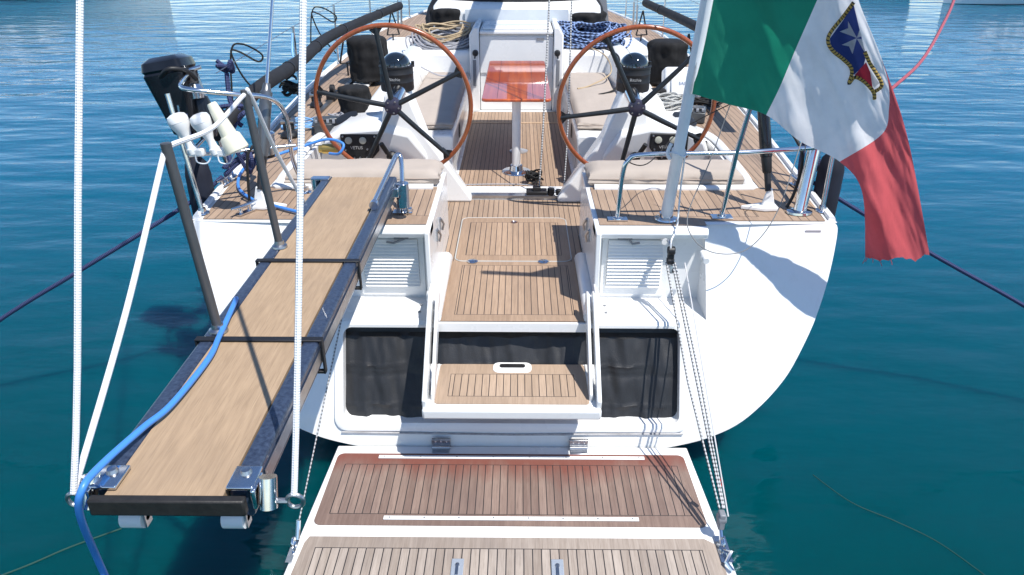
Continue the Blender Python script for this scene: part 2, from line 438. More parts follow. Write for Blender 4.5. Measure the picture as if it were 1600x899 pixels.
# ledge, wing side faces, locker faces
for s in (-1, 1):
    m = MB()
    X = lambda a: XC+s*a
    m.poly([(X(.44), ty(.825), .825), (X(WX), ty(.825), .825), (X(WX), 3.80, .832), (X(.44), 3.80, .832)])
    m.poly([(X(WX), ty(.825), .825), (X(WX), 3.80, .832), (X(WX), 3.80, 1.235), (X(WX), ty(1.235), 1.235)])
    m.poly([(X(.47), 3.80, .832), (X(WX), 3.80, .832), (X(WX), 3.80, 1.235), (X(.47), 3.80, 1.235)])
    m.poly([(X(.47), 3.72, 1.235), (X(WX), ty(1.235), 1.235), (X(WX), 3.80, 1.235), (X(.47), 3.80, 1.235)])
    part(m, 'locker_face', WHITE)
    # louvred door
    m = MB(); a0, a1 = .53, .84
    fr = rrect(a0-.03, a1+.03, .850, 1.225, .02); fi = rrect(a0, a1, .905, 1.20, .008)
    vo = [m.bm.verts.new((X(x), 3.797, z)) for x, z in fr]; vf = [m.bm.verts.new((X(x), 3.791, z)) for x, z in fr]
    vi = [m.bm.verts.new((X(x), 3.791, z)) for x, z in fi]; vb = [m.bm.verts.new((X(x), 3.798, z)) for x, z in fi]
    n = len(fr)
    for A, B in ((vo, vf), (vf, vi), (vi, vb)):
        for j in range(n): m.bm.faces.new([A[j], A[(j+1) % n], B[(j+1) % n], B[j]])
    ld = part(m, 'louvre_door', WHITE)
    m = MB(); nl = 14
    for i in range(nl):
        z = .908 + i*(.288/nl)
        m.prism([(3.798, z+.012), (3.775, z), (3.773, z+.003), (3.787, z+.0205), (3.798, z+.0205)], 'x', X(a0+.001), X(a1-.001))
    part(m, 'louvre_slats', WHITE, ld)
    m = MB(); m.box(X(.62)-.04, X(.62)+.04, 3.775, 3.795, 1.205, 1.228)
    m.tube([(X(.62)+.02, 3.765, 1.21), (X(.66), 3.76, 1.185), (X(.70), 3.765, 1.19)], .007, 6)
    part(m, 'door_latch', SHADEG, ld)
    if s == 1:
        m = MB(); m.cyl((X(1.035), 3.70, 1.16), (X(1.035), 3.60, 1.155), .017); m.cyl((X(1.035), 3.66, 1.157), (X(1.035), 3.64, 1.156), .022)
        m.cyl((X(.83), 3.79, 1.215), (X(.83), 3.72, 1.215), .018)
        part(m, 'drain_fitting', WPL)
    m = MB(); m.lathe([(.0, 0), (.009, 0), (.008, .004), (0, .005)], (X(.52), 3.7, .832), seg=10); m.lathe([(.0, 0), (.009, 0), (.008, .004), (0, .005)], (X(.52), 3.62, .830), seg=10)
    part(m, 'drain_plug', SHADEG)
# deck shell
def strip(mb, ylist, fin, fout, z):
    for y0, y1 in zip(ylist, ylist[1:]):
        for s in (-1, 1):
            mb.poly([(XC+s*fin(y0), y0, z), (XC+s*fout(y0), y0, z), (XC+s*fout(y1), y1, z), (XC+s*fin(y1), y1, z)])
def yl(a, b, n): return [a+(b-a)*i/n for i in range(n+1)]
dk = MB()
dk.poly([(XC-1.775, ty(1.287), DZ-.003), (XC-.45, ty(1.287)-.05, DZ-.003), (XC-.45, 3.83, DZ-.003), (XC-1.775, 3.83, DZ-.003)])
dk.poly([(XC+1.775, ty(1.287), DZ-.003), (XC+.45, ty(1.287)-.05, DZ-.003), (XC+.45, 3.83, DZ-.003), (XC+1.775, 3.83, DZ-.003)])
strip(dk, yl(3.83, 4.72, 4), lambda y: .45, hw, DZ-.003)
strip(dk, yl(4.72, 5.5, 4), lambda y: 1.45, hw, DZ-.003)
strip(dk, yl(5.5, 9.1, 10), lambda y: 1.0, hw, DZ-.003)
strip(dk, yl(9.1, 19.2, 24), lambda y: 0, hw, DZ-.003)
part(dk, 'deck', WHITE)
# deck edge overhang above lockers: a thick rounded front lip
for s in (-1, 1):
    m = MB(); m.prism([(3.725, 1.232), (3.715, 1.26), (3.73, 1.286), (3.86, 1.289), (3.86, 1.232)], 'x', XC+s*.448, XC+s*1.062)
    part(m, 'deck_lip', WHITE, bev=.005)
# toe rail
tl = MB()
for s in (-1, 1):
    tl.tube([(XC+s*(hw(y)-.022), y, DZ+.006) for y in yl(3.86, 19, 40)], .02, 8, flat=(.8, 1))
part(tl, 'toe_rail', WHITE)
# teak sheets
T_SIDE = teak('side deck teak', .046, ca=(.38, .27, .19), cb=(.30, .21, .145), off=.01)
T_SEAT = teak('helm seat teak', .048, rect=(-1.38, 1.40, 3.905, 4.36), ca=(.40, .285, .20), cb=(.32, .22, .15))
T_FLOOR = teak('cockpit floor teak', .0375, ca=(.38, .27, .19), cb=(.31, .215, .147), off=.012)
T_AFT = teak('aft sole teak', .0375, rect=(-.30, .36, 3.57, 4.21), ca=(.41, .285, .195), cb=(.335, .228, .152), off=.012)
T_HATCH = teak('hatch teak', .0375, rect=(-.29, .33, 4.36, 4.93), ca=(.41, .285, .195), cb=(.335, .228, .152), off=.012)
T_STEP = teak('step teak', .0375, rect=(-.31, .35, 3.15, 3.355), ca=(.45, .33, .24), cb=(.38, .275, .195), off=.012)
T_WET = teak('damp platform teak', .0395, rect=(-.87, .90, 2.735, 3.10), ca=(.28, .20, .16), cb=(.19, .125, .10), wet=(2.99, 3.15, (.17, .045, .03)), dirt=.5, line=.0035)
T_DRY = teak('silvered platform teak', .0405, rect=(-.885, .905, 1.9, 2.515), ca=(.44, .375, .32), cb=(.30, .24, .195), dirt=.5, line=.004)
m = MB()
strip(m, [3.845, 4.1, 4.4, 4.72, 5.0, 5.5, 5.7], lambda y: 1.53, lambda y: hw(y)-.06, DZ+.002)
strip(m, yl(5.7, 9.2, 10), lambda y: 1.27, lambda y: hw(y)-.06, DZ+.002)
strip(m, yl(9.2, 18.6, 24), lambda y: 0, lambda y: max(.01, hw(y)-.06), DZ+.002)
part(m, 'side_deck_planking', T_SIDE)
for s in (-1, 1):
    m = MB(); m.poly([(XC+s*.475, 3.775, DZ+.002), (XC+s*1.06, 3.775, DZ+.002), (XC+s*1.06, 3.845, DZ+.002), (XC+s*1.53, 3.845, DZ+.002), (XC+s*1.53, 4.40, DZ+.002), (XC+s*.475, 4.40, DZ+.002)])
    part(m, 'seat_planking', T_SEAT)
# cockpit sole
m = MB(); m.poly([(XC-.445, 3.50, FZ-.003), (XC+.445, 3.50, FZ-.003), (XC+.445, 4.72, FZ-.003), (XC+1.45, 4.72, FZ-.003), (XC+1.45, 5.5, FZ-.003), (XC+.5, 5.5, FZ-.003), (XC+.5, 8.4, FZ-.003), (XC-.5, 8.4, FZ-.003), (XC-.5, 5.5, FZ-.003), (XC-1.45, 5.5, FZ-.003), (XC-1.45, 4.72, FZ-.003), (XC-.445, 4.72, FZ-.003)])
m.box(XC-.42, XC+.42, 3.478, 3.51, FZ-.055, FZ-.004)
m.box(XC-.92, XC+.92, 3.585, 3.60, .30, .8)
part(m, 'cockpit_liner', WHITE)
m = MB(); m.poly([(XC-.42, 3.495, FZ+.002), (XC+.42, 3.495, FZ+.002), (XC+.42, 4.27, FZ+.002), (XC-.42, 4.27, FZ+.002)]); part(m, 'sole_planking', T_AFT)
m = MB(); m.poly([(XC-.445, 4.27, FZ+.0005), (XC+.445, 4.27, FZ+.0005), (XC+.445, 4.72, FZ+.0005), (XC+1.40, 4.72, FZ+.0005), (XC+1.40, 5.42, FZ+.0005), (XC-1.40, 5.42, FZ+.0005), (XC-1.40, 4.72, FZ+.0005), (XC-.445, 4.72, FZ+.0005)])
m.poly([(XC-.48, 5.66, FZ+.002), (XC+.48, 5.66, FZ+.002), (XC+.48, 8.3, FZ+.002), (XC-.48, 8.3, FZ+.002)])
part(m, 'sole_planking', T_FLOOR)
# hatch in the sole
m = MB(); m.prism(rrect(XC-.37, XC+.365, 4.275, 5.02, .05), 'z', FZ+.002, FZ+.006); ht = part(m, 'sole_hatch', T_HATCH)
m = MB()
for P in (rrect(XC-.375, XC+.37, 4.27, 5.025, .055),): m.tube([(x, y, FZ+.0035) for x, y in P], .004, 6, closed=True)
part(m, 'hatch_seal', simple('grey seal', (.5, .5, .48), .5), ht)
for x in (-.24, .21):
    m = MB(); m.lathe([(0, 0), (.034, 0), (.034, .004), (.028, .007), (0, .008)], (x, 4.262, FZ+.005)); m.box(x-.026, x+.026, 4.26, 4.264, FZ+.012, FZ+.0135)
    part(m, 'hatch_hinge', CHROME, ht)
m = MB(); m.lathe([(0, 0), (.024, 0), (.024, .004), (.014, .005), (.012, .003), (0, .002)], (.02, 4.93, FZ+.007)); part(m, 'hatch_ring', CHROME, ht)
# threshold bars of margin teak / traveller across the cockpit
m = MB(); m.box(XC-.44, XC+.44, 5.56, 5.66, FZ, FZ+.03); part(m, 'bridge_sill', WHITE, bev=.008)
m = MB(); m.box(XC-.40, XC+.42, 5.43, 5.475, FZ+.004, FZ+.035); m.box(XC-.40, XC+.42, 5.44, 5.465, FZ+.033, FZ+.043); tv = part(m, 'mainsheet_track', STEEL, bev=.003)
m = MB(); m.box(.11, .27, 5.405, 5.50, FZ+.045, FZ+.07); m.box(.16, .22, 5.42, 5.48, FZ+.07, FZ+.10); m.cyl((.30, 5.45, FZ+.03), (.30, 5.45, FZ+.085), .028); m.cyl((.36, 5.45, FZ+.03), (.36, 5.45, FZ+.075), .022)
part(m, 'traveller_car', BLACKM, tv, bev=.004)
m = MB(); m.box(XC-.46, XC+.46, 7.78, 7.82, FZ+.003, FZ+.006); part(m, 'margin_board', teak('margin teak', 9, ca=(.52, .36, .23), cb=(.45, .3, .19), off=-4), None)
# seat boxes (inner faces)
for s in (-1, 1):
    X = lambda a: XC+s*a
    m = MB()
    m.prism([(X(.448), FZ-.01), (X(.448), DZ-.004), (X(.475), DZ-.004), (X(.475), FZ-.01)], 'y', 3.66, 4.72)
    m.box(min(X(.53), X(1.45)), max(X(.53), X(1.45)), 4.69, 4.72, FZ-.01, DZ-.004)
    part(m, 'seat_side', WHITE, bev=.006)
    m = MB(); 
    
    for yy in (4.0, 4.18):
        m = MB(); m.box(min(X(.440), X(.448)), max(X(.440), X(.448)), yy-.018, yy+.018, 1.10, 1.17); m.tube([(X(.439), yy, 1.165), (X(.424), yy+.01, 1.13), (X(.434), yy+.01, 1.09)], .007, 6)
        part(m, 'locker_catch', STEEL)
    # low rounded kick moulding along the sole
    m = MB(); m.tube([(X(.425), 3.49, FZ+.03), (X(.425), 3.9, FZ+.035), (X(.425), 4.25, FZ+.035), (X(.432), 4.30, FZ+.02)], [.042, .042, .042, .02], 12)
    part(m, 'kick_moulding', WHITE)
    m = MB(); m.prism([(X(.442), FZ+.0), (X(.442), FZ+.16), (X(.455), FZ+.16), (X(.455), FZ+.0)], 'y', 3.50, 3.64)
    m.cyl((X(.435), 3.56, FZ+.12), (X(.465), 3.56, FZ+.12), .03)
    part(m, 'step_bracket', WHITE, bev=.006)
    # footwell outer wall and white rim
    m = MB(); m.box(min(X(1.45), X(1.47)), max(X(1.45), X(1.47)), 4.4, 5.5, FZ, DZ)
    m.tube(spline([(X(.50), 4.385, DZ+.008), (X(1.38), 4.385, DZ+.008), (X(1.47), 4.45, DZ+.012), (X(1.495), 4.9, DZ+.015), (X(1.50), 5.5, DZ+.015), (X(1.40), 5.85, DZ+.012), (X(1.28), 5.95, DZ+.01)], 8), .026, 10, flat=(.7, 1.2))
    part(m, 'footwell_coaming', WHITE)
    # pod bulkhead carrying the engine / instrument panel
    m = MB()
    pf = [(X(.62), FZ), (X(.66), 1.22), (X(.78), 1.39), (X(1.0), 1.44), (X(1.25), 1.42), (X(1.40), 1.34), (X(1.45), 1.22), (X(1.45), FZ)]
    n = len(pf); rg = []
    for (yy, dz, k) in ((5.36, -.03, 0), (5.39, 0, 1), (5.70, .02, 1), (5.92, -.04, 1)):
        rg.append([m.bm.verts.new((x, yy+(.10 if z < 1.1 else 0)*(yy < 5.5), z+(dz if z > .9 else 0))) for x, z in pf])
    for A, B in zip(rg, rg[1:]):
        for j in range(n-1): m.bm.faces.new([A[j], A[j+1], B[j+1], B[j]])
    m.bm.faces.new(rg[0]); m.bm.faces.new(rg[-1])
    part(m, 'helm_pod', WHITE, bev=.02, seg=3)
    # black speaker grille arc
    m = MB(); m.lathe([(0, 0), (.10, 0), (.10, .012), (.075, .018), (0, .014)], (X(1.30), 5.66, 1.405), (s*.35, -.2, 1)); part(m, 'speaker', BLACKM)
    # pedestal with a broad raked foot towards the cockpit
    m = MB()
    pf = [(X(.33), FZ), (X(.62), FZ), (X(.72), 1.2), (X(.99), 1.40), (X(.955), 1.63), (X(.925), 1.655), (X(.80), 1.655), (X(.775), 1.63), (X(.655), 1.33), (X(.33), FZ+.035)]
    v0 = [m.bm.verts.new((x, 5.36 + max(0, z-FZ)*.08, z)) for x, z in pf]
    v1 = [m.bm.verts.new((x, 5.46 + max(0, z-FZ)*.26, z)) for x, z in pf]
    n = len(pf); m.bm.faces.new(v0); m.bm.faces.new(v1[::-1])
    for j in range(n): m.bm.faces.new([v0[j], v0[(j+1) % n], v1[(j+1) % n], v1[j]])
    part(m, 'pedestal', WHITE, bev=.03, seg=4)
    # bench with coaming
    m = MB()
    prof = [(.50, FZ-.01), (.515, 1.02), (.50, 1.19), (.52, 1.215), (.97, 1.205), (1.0, 1.25), (1.035, 1.40), (1.07, 1.44), (1.17, 1.45), (1.23, 1.42), (1.27, DZ-.005), (1.27, FZ)]
    n = len(prof); rg = []
    for yy, sc, dz in ((5.9, 0, -.14), (6.02, .5, -.05), (6.2, 1, 0), (7.5, 1, .03), (8.6, 1, .06), (9.2, 1, .06), (9.6, 1, -.05)):
        rg.append([m.bm.verts.new((X(a), yy, z + (dz if z > 1.24 else 0) + (-.0 if z > 1.24 else 0))) for a, z in prof])
    for A, B in zip(rg, rg[1:]):
        for j in range(n-1): m.bm.faces.new([A[j], A[j+1], B[j+1], B[j]])
    m.bm.faces.new(rg[0]); m.bm.faces.new(rg[-1])
    part(m, 'bench', WHITE, bev=.018, seg=3)
    m = MB(); m.box(min(X(.499), X(.506)), max(X(.499), X(.506)), 6.55, 6.62, 1.02, 1.14); part(m, 'bench_grip', BLACKM, bev=.003)
    # raised side plinth with vent cover on deck
    m = MB(); m.box(min(X(1.28), X(1.72)), max(X(1.28), X(1.72)), 8.5, 10.4, DZ-.02, DZ+.06); part(m, 'coaming_plinth', WHITE2, bev=.02)
    m = MB(); m.box(min(X(1.30), X(1.52)), max(X(1.30), X(1.52)), 8.72, 9.15, DZ+.06, DZ+.12); vb = part(m, 'vent_box', WHITE, bev=.012)
    m = MB(); m.box(min(X(1.33), X(1.49)), max(X(1.33), X(1.49)), 8.708, 8.72, DZ+.075, DZ+.095); part(m, 'vent_slot', SHADEG, vb)
    # low white winch bases
    m = MB(); m.box(min(X(1.14), X(1.44)), max(X(1.14), X(1.44)), 5.86, 6.5, DZ-.01, DZ+.035); part(m, 'winch_base', WHITE2, bev=.02)
    # track with jammers on the side deck
    m = MB(); m.box(min(X(1.66), X(1.70)), max(X(1.66), X(1.70)), 6.3, 8.2, DZ+.003, DZ+.022); gt = part(m, 'genoa_track', ALU)
    m = MB(); m.box(min(X(1.64), X(1.72)), max(X(1.64), X(1.72)), 6.75, 6.95, DZ+.02, DZ+.075); m.cyl((X(1.66), 6.85, DZ+.1), (X(1.70), 6.85, DZ+.1), .04); part(m, 'track_car', BLACKM, gt, bev=.006)
    m = MB(); m.obox((X(1.47), 6.12 if s > 0 else 5.72, DZ+.05), (.20, .26, .085), Matrix.Rotation(s*-.25, 3, 'Z')); m.obox((X(1.47), 6.12 if s > 0 else 5.72, DZ+.10), (.17, .10, .03), Matrix.Rotation(s*-.25, 3, 'Z'))
    jm = part(m, 'rope_jammer', DGREY, bev=.008)
    m = MB()
    for k in range(4): m.obox((X(1.40+.045*k), (6.12 if s > 0 else 5.72)-.06, DZ+.105), (.02, .13, .014), Matrix.Rotation(s*-.25, 3, 'Z'))
    part(m, 'jammer_lever', SHADEG, jm)
# traveller pads on side deck (white bases)
for s in (-1, 1):
    m = MB(); m.box(min(XC+s*1.45, XC+s*1.62), max(XC+s*1.45, XC+s*1.62), 7.1, 7.75, DZ+.002, DZ+.03); part(m, 'block_base', WHITE2, bev=.012)
# engine panels
for s in (-1, 1):
    c = Vector((XC+s*1.15, 5.35, 1.265)) if s < 0 else Vector((XC+s*1.13, 5.35, 1.275))
    m = MB(); X = lambda a: c.x+a
    m.prism([(X(-.135), c.z+.105), (X(.145), c.z+.105), (X(.145), c.z-.02), (X(.05), c.z-.125), (X(-.04), c.z-.125), (X(-.135), c.z+.0)], 'y', 5.345, 5.368)
    pn = part(m, 'engine_panel', BLACKM, bev=.006)
    for k, dx in enumerate((-.075, .03)):
        m = MB(); m.lathe([(0, 0), (.026, 0), (.026, .006), (.021, .008), (0, .008)], (X(dx), 5.345, c.z+.06), (0, -1, 0)); part(m, 'gauge', simple('gauge dial', (.5, .5, .42), .3), pn)
    m = MB()
    for dx, dz in ((-.1, -.01), (.06, -.005), (-.04, -.07), (.0, -.07), (.05, -.07), (-.115, .09), (.12, .09)): m.lathe([(0, 0), (.008, 0), (.006, .012), (0, .014)], (X(dx), 5.345, c.z+dz), (0, -1, 0), seg=10)
    part(m, 'key_switch', STEEL, pn)
    text('VETUS', .032, Vector((X(-.02), 5.342, c.z+.005)), Matrix.Rotation(PI/2, 3, 'X'), 'panel_lettering', simple('pale print', (.45, .45, .45), .5), pn)
    # throttle lever
    m = MB(); bx = c.x - s*.235; m.lathe([(0, 0), (.04, 0), (.036, .03), (.02, .045), (0, .05)], (bx, 5.36, 1.20), (0, -1, 0.3))
    m.tube([(bx, 5.32, 1.21), (bx+s*.03, 5.29, 1.27)], .012, 8); m.tube([(bx+s*.02, 5.295, 1.245), (bx+s*.055, 5.26, 1.325)], .018, 10)
    part(m, 'throttle_lever', [BLACKM])
# compass binnacles
def compass(s):
    c = Vector((XC+s*(.87), 5.56, 1.652))
    m = MB(); m.lathe([(0, 0), (.118, 0), (.122, .012), (.121, .06), (.123, .064), (.123, .068), (.121, .072), (.121, .118), (.123, .121), (.123, .125), (.121, .128), (.121, .165), (.126, .17), (.126, .178), (.112, .18), (.108, .17), (0, .168)], c, seg=40)
    b = part(m, 'compass', BLACKM)
    m = MB(); m.lathe([(.104, 0)]+[(.103*math.cos(a), .015+.088*math.sin(a)) for a in [i*PI/2/9 for i in range(9)]]+[(.001, .103)], c+Vector((0, 0, .165)), seg=36)
    part(m, 'compass_dome', simple('black glass dome', (.01, .015, .02), .05, coat=1., var=.3), b)
    m = MB()
    for k in range(26):
        a = 2*PI*k/26; rr = .106+.004*random.random(); m.obox(c+Vector((rr*math.cos(a), rr*math.sin(a), .180)), (.012+.014*random.random(), .006, .006+.010*random.random()), Matrix.Rotation(a+1.57, 3, 'Z'))
    part(m, 'compass_ring', CHROME, b)
    for q in (-.118, .118):
        m = MB(); m.cyl(c+Vector((q, .03, .16)), c+Vector((q, .03, .2)), .012); part(m, 'compass_lug', BLACKM, b)
    text('Ritchie', .03, c+Vector((0, -.1235, .094)), Matrix.Rotation(PI/2, 3, 'X'), 'compass_lettering', simple('pale print', (.45, .45, .45), .5), b)
    m = MB(); m.cyl(c+Vector((0, -.118, .03)), c+Vector((0, -.126, .03)), .006); part(m, 'compass_screw', STEEL, b)
compass(-1); compass(1)
# steering wheels
WOODR = teak('varnished wheel rim wood', 9, ca=(.40, .11, .03), cb=(.26, .06, .018), off=-4, dirt=.2)
WOODR.node_tree.nodes['Principled BSDF'].inputs['Roughness'].default_value = .22
WOODR.node_tree.nodes['Principled BSDF'].inputs['Coat Weight'].default_value = .6
SPK = simple('dark anodised spoke', (.035, .04, .045), .38, .5, var=.25, vs=14)
def wheel(c, rad, a0, tilt):
    c = Vector(c); M = Matrix.Rotation(tilt, 3, 'X')
    P = lambda a, r, d=0: c + M @ Vector((r*math.cos(a), -d, r*math.sin(a)))
    m = MB(); m.tube([P(2*PI*i/96, rad) for i in range(96)], .0165, 12, closed=True)
    wl = part(m, 'steering_wheel', WOODR)
    for k in range(5):
        a = a0+k*2*PI/5
        m = MB(); m.tube([P(a, r, d) for r, d in ((.05, .035), (.2, .03), (rad-.09, .01), (rad-.012, 0))], [.019, .018, .0155, .018], 10, flat=(1, 1))
        # flared palm against the rim
        m.poly([P(a-.085, rad-.016), P(a-.03, rad-.05), P(a-.028, rad-.08), P(a+.028, rad-.08), P(a+.03, rad-.05), P(a+.085, rad-.016)])
        m.poly([P(a-.085, rad-.016, -.012), P(a-.03, rad-.05, -.012), P(a-.028, rad-.08, -.012), P(a+.028, rad-.08, -.012), P(a+.03, rad-.05, -.012), P(a+.085, rad-.016, -.012)][::-1])
        m.poly([P(a-.085, rad-.016, .012), P(a-.03, rad-.05, .014), P(a-.028, rad-.08, .014), P(a+.028, rad-.08, .014), P(a+.03, rad-.05, .014), P(a+.085, rad-.016, .012)])
        part(m, 'spoke', SPK, wl)
    m = MB(); axis = M @ Vector((0, -1, 0))
    m.lathe([(0, 0), (.055, 0), (.06, .02), (.06, .045), (.05, .052), (0, .052)], c, axis, seg=30)
    hb = part(m, 'hub', simple('purple grey hub', (.06, .055, .09), .3, .3), wl)
    m = MB()
    for k in range(5):
        a = a0+PI/5+k*2*PI/5; m = MB(); m.lathe([(0, 0), (.007, 0), (.006, .006), (0, .007)], P(a, .042, .05), axis, seg=10)
        part(m, 'hub_bolt', STEEL, wl)
    m = MB(); m.cyl(c, c+M @ Vector((0, .24, 0)), .045, .055); part(m, 'wheel_shaft', CHROME, wl)
wheel((-.815, 5.12, 1.640), .533, R(98), R(7))
wheel((.857, 5.12, 1.632), .533, R(122-5), R(7))
# cockpit table
TW = None
m, ntt, p = base('varnished mahogany')
g = N(ntt, 'ShaderNodeNewGeometry').outputs['Position']
gr = noise_n(ntt, mapping(ntt, g, (26, 1.1, 2)), 1.0, 4, .6); sp = N(ntt, 'ShaderNodeSeparateXYZ'); L(ntt, g, sp.inputs[0])
band = ramp(ntt, mth(ntt, 'ABSOLUTE', mth(ntt, 'SUBTRACT', sp.outputs[0], .03)), .06, .13)
c = mixc(ntt, ramp(ntt, gr, .35, .68), (.62, .125, .012), (.36, .048, .007)); c = mixc(ntt, mth(ntt, 'MULTIPLY', band, .5), c, (.36, .05, .012))
L(ntt, c, p.inputs['Base Color']); p.inputs['Roughness'].default_value = .5; p.inputs['Coat Weight'].default_value = 1; p.inputs['Coat Roughness'].default_value = .03; p.inputs['Coat IOR'].default_value = 1.55
TW = m
m = MB(); tp = []
for x, y, a0 in ((.31, 5.94, -90), (.31, 7.70, 0), (-.25, 7.70, 90), (-.25, 5.94, 180)):
    for k in range(6):
        a = R(a0+18*k); cx = x + (-.04 if x > 0 else .04); cy = y + (.04 if y < 7 else -.04); tp.append((cx+.04*math.cos(a), cy+.04*math.sin(a)))
m.prism(tp, 'z', 1.475, 1.50)
tb = part(m, 'table', TW, bev=.008, seg=3, label='glossy varnished red wood cockpit table on white post')
m = MB()
for x in (-.125, .165): m.box(x-.0012, x+.0012, 5.97, 7.67, 1.4995, 1.502)
part(m, 'table_seam', CAULK, tb)
m = MB(); m.cyl((.03, 6.12, FZ), (.03, 6.12, 1.475), .036, seg=24); part(m, 'table_leg', WHITE, tb)
for yy in (6.12,):
    m = MB(); m.lathe([(0, 0), (.125, 0), (.12, .008), (.06, .016), (.05, .06), (.047, .062), (0, .062)], (.03, yy, FZ+.004)); part(m, 'table_base', CHROME, tb)
m = MB(); m.lathe([(0, 0), (.085, 0), (.085, .012), (.07, .018), (0, .02)], (.05, 6.72, FZ+.004), sq=.8); part(m, 'deck_plate', simple('pale metal plate', (.55, .57, .6), .3, .6), tb)
# companionway
m = MB()
m.box(-.40+XC, .40+XC, 8.40, 8.46, FZ, 1.655); m.box(-.40+XC, .40+XC, 8.385, 8.40, 1.25, 1.64)
cw = part(m, 'companionway_door', WHITE, bev=.006)
m = MB(); m.box(XC+.22, XC+.30, 8.376, 8.386, 1.60, 1.625); part(m, 'door_catch', STEEL, cw)
m = MB(); m.box(-.40+XC, .40+XC, 8.36, 9.1, 1.66, 1.70); m.box(-.37+XC, .37+XC, 8.42, 9.05, 1.70, 1.725); part(m, 'sliding_hatch', WHITE, bev=.012)
m = MB(); m.box(-.30+XC, .34+XC, 8.6, 8.63, 1.724, 1.745); part(m, 'hatch_grip', GREYW, bev=.005)
for s in (-1, 1):
    X = lambda a: XC+s*a
    m = MB(); m.prism([(X(.405), FZ), (X(.51), FZ), (X(.51), 1.66), (X(.46), 1.74), (X(.405), 1.74)], 'y', 8.33, 9.12); part(m, 'companionway_post', WHITE, bev=.015)
    m = MB(); m.box(min(X(.44), X(.475)), max(X(.44), X(.475)), 8.322, 8.332, 1.12, 1.40); part(m, 'post_slot', SHADEG, bev=.003)
    m = MB(); m.lathe([(0, 0), (.034, 0), (.034, .02), (.026, .04), (0, .045)], (X(.445), 8.325, 1.475), (0, -1, 0)); m.tube([(X(.445), 8.30, 1.475), (X(.452), 8.29, 1.42)], .009, 6); part(m, 'post_knob', BLACKM)
m = MB(); m.prism([(9.1, 1.40), (9.12, 1.83), (9.2, 1.885), (10.5, 1.93), (13, 1.80), (14.5, 1.45), (14.5, DZ), (9.1, DZ)], 'x', XC-.98, XC+.98); part(m, 'coachroof', WHITE, bev=.04, seg=3)
for s in (-1, 1):
    m = MB(); m.box(min(XC+s*.50, XC+s*1.25), max(XC+s*.50, XC+s*1.25), 8.45, 9.5, DZ-.1, 1.475); part(m, 'winch_island', WHITE, bev=.05, seg=3)
m = MB(); m.box(XC-.6, XC+.6, 9.085, 9.1, 1.70, 1.84); part(m, 'coachroof_bulkhead', GREYW)

# fold-down swim platform
m = MB(); m.prism([(XC-.965, 3.262), (XC+.965, 3.262), (XC+1.02, 2.2), (XC-1.02, 2.2)], 'z', .115, .18)
pf_ = part(m, 'swim_platform', WHITE, bev=.008, label='white fold-down stern platform with two weathered teak panels')
m = MB(); P = []
for k, (x, y) in enumerate(((-.935, 2.66), (.965, 2.66), (.95, 3.19), (-.925, 3.19))):
    r = .035; a0 = (180, 270, 0, 90)[k]; cx = x+(r if x < 0 else -r); cy = y+(r if y < 2.9 else -r)
    for j in range(6): a = R(a0+18*j); P.append((cx+r*math.cos(a), cy+r*math.sin(a)))
m.prism(P, 'z', .178, .1845); part(m, 'forward_teak_panel', T_WET, pf_, label='damp reddish brown teak panel')
m = MB(); m.prism([(-.965, 2.22), (.985, 2.22), (.985, 2.545), (.93, 2.585), (-.93, 2.585), (-.945, 2.545)], 'z', .178, .1845); part(m, 'aft_teak_panel', T_DRY, pf_, label='dry silver grey teak panel')
for x0, x1, y in ((-.70, .735, 3.158), (-.60, .64, 2.705)):
    m = MB(); m.box(x0, x1, y-.012, y+.012, .185, .191); sr = part(m, 'grip_strip', WPL, pf_, bev=.002)
    m = MB(); n = 8
    for k in range(n): x = x0+.03+(x1-x0-.06)*k/(n-1); m.lathe([(0, 0), (.0045, 0), (.0045, .001), (0, .0014)], (x, y, .191), seg=8)
    part(m, 'strip_screws', STEEL, sr)
for x in (-.37, .385):
    m = MB(); m.box(x-.052, x+.052, 3.240, 3.256, .195, .240); m.cyl((x-.05, 3.235, .192), (x+.05, 3.235, .192), .012); m.box(x-.048, x+.048, 3.19, 3.238, .181, .187)
    m.box(x-.052, x+.052, 3.25, 3.27, .18, .2)
    h = part(m, 'platform_hinge', STEEL, pf_, bev=.003)
    m = MB()
    for dx in (-.03, 0, .03): m.lathe([(0, 0), (.007, 0), (.006, .004), (0, .005)], (x+dx, 3.240, .225), (0, -1, 0), seg=8)
    part(m, 'hinge_bolts', CHROME, h)
for x in (-.218, .232):
    m = MB(); m.box(x-.028, x+.028, 2.32, 2.45, .185, .192); h = part(m, 'ladder_plate', simple('satin plate', (.55, .60, .66), .45, .6), pf_, bev=.003)
    m = MB(); m.lathe([(0, 0), (.011, 0), (.009, .008), (0, .009)], (x, 2.41, .192), seg=12); m.box(x-.006, x+.006, 2.35, 2.41, .192, .2); part(m, 'plate_pin', STEEL, h)
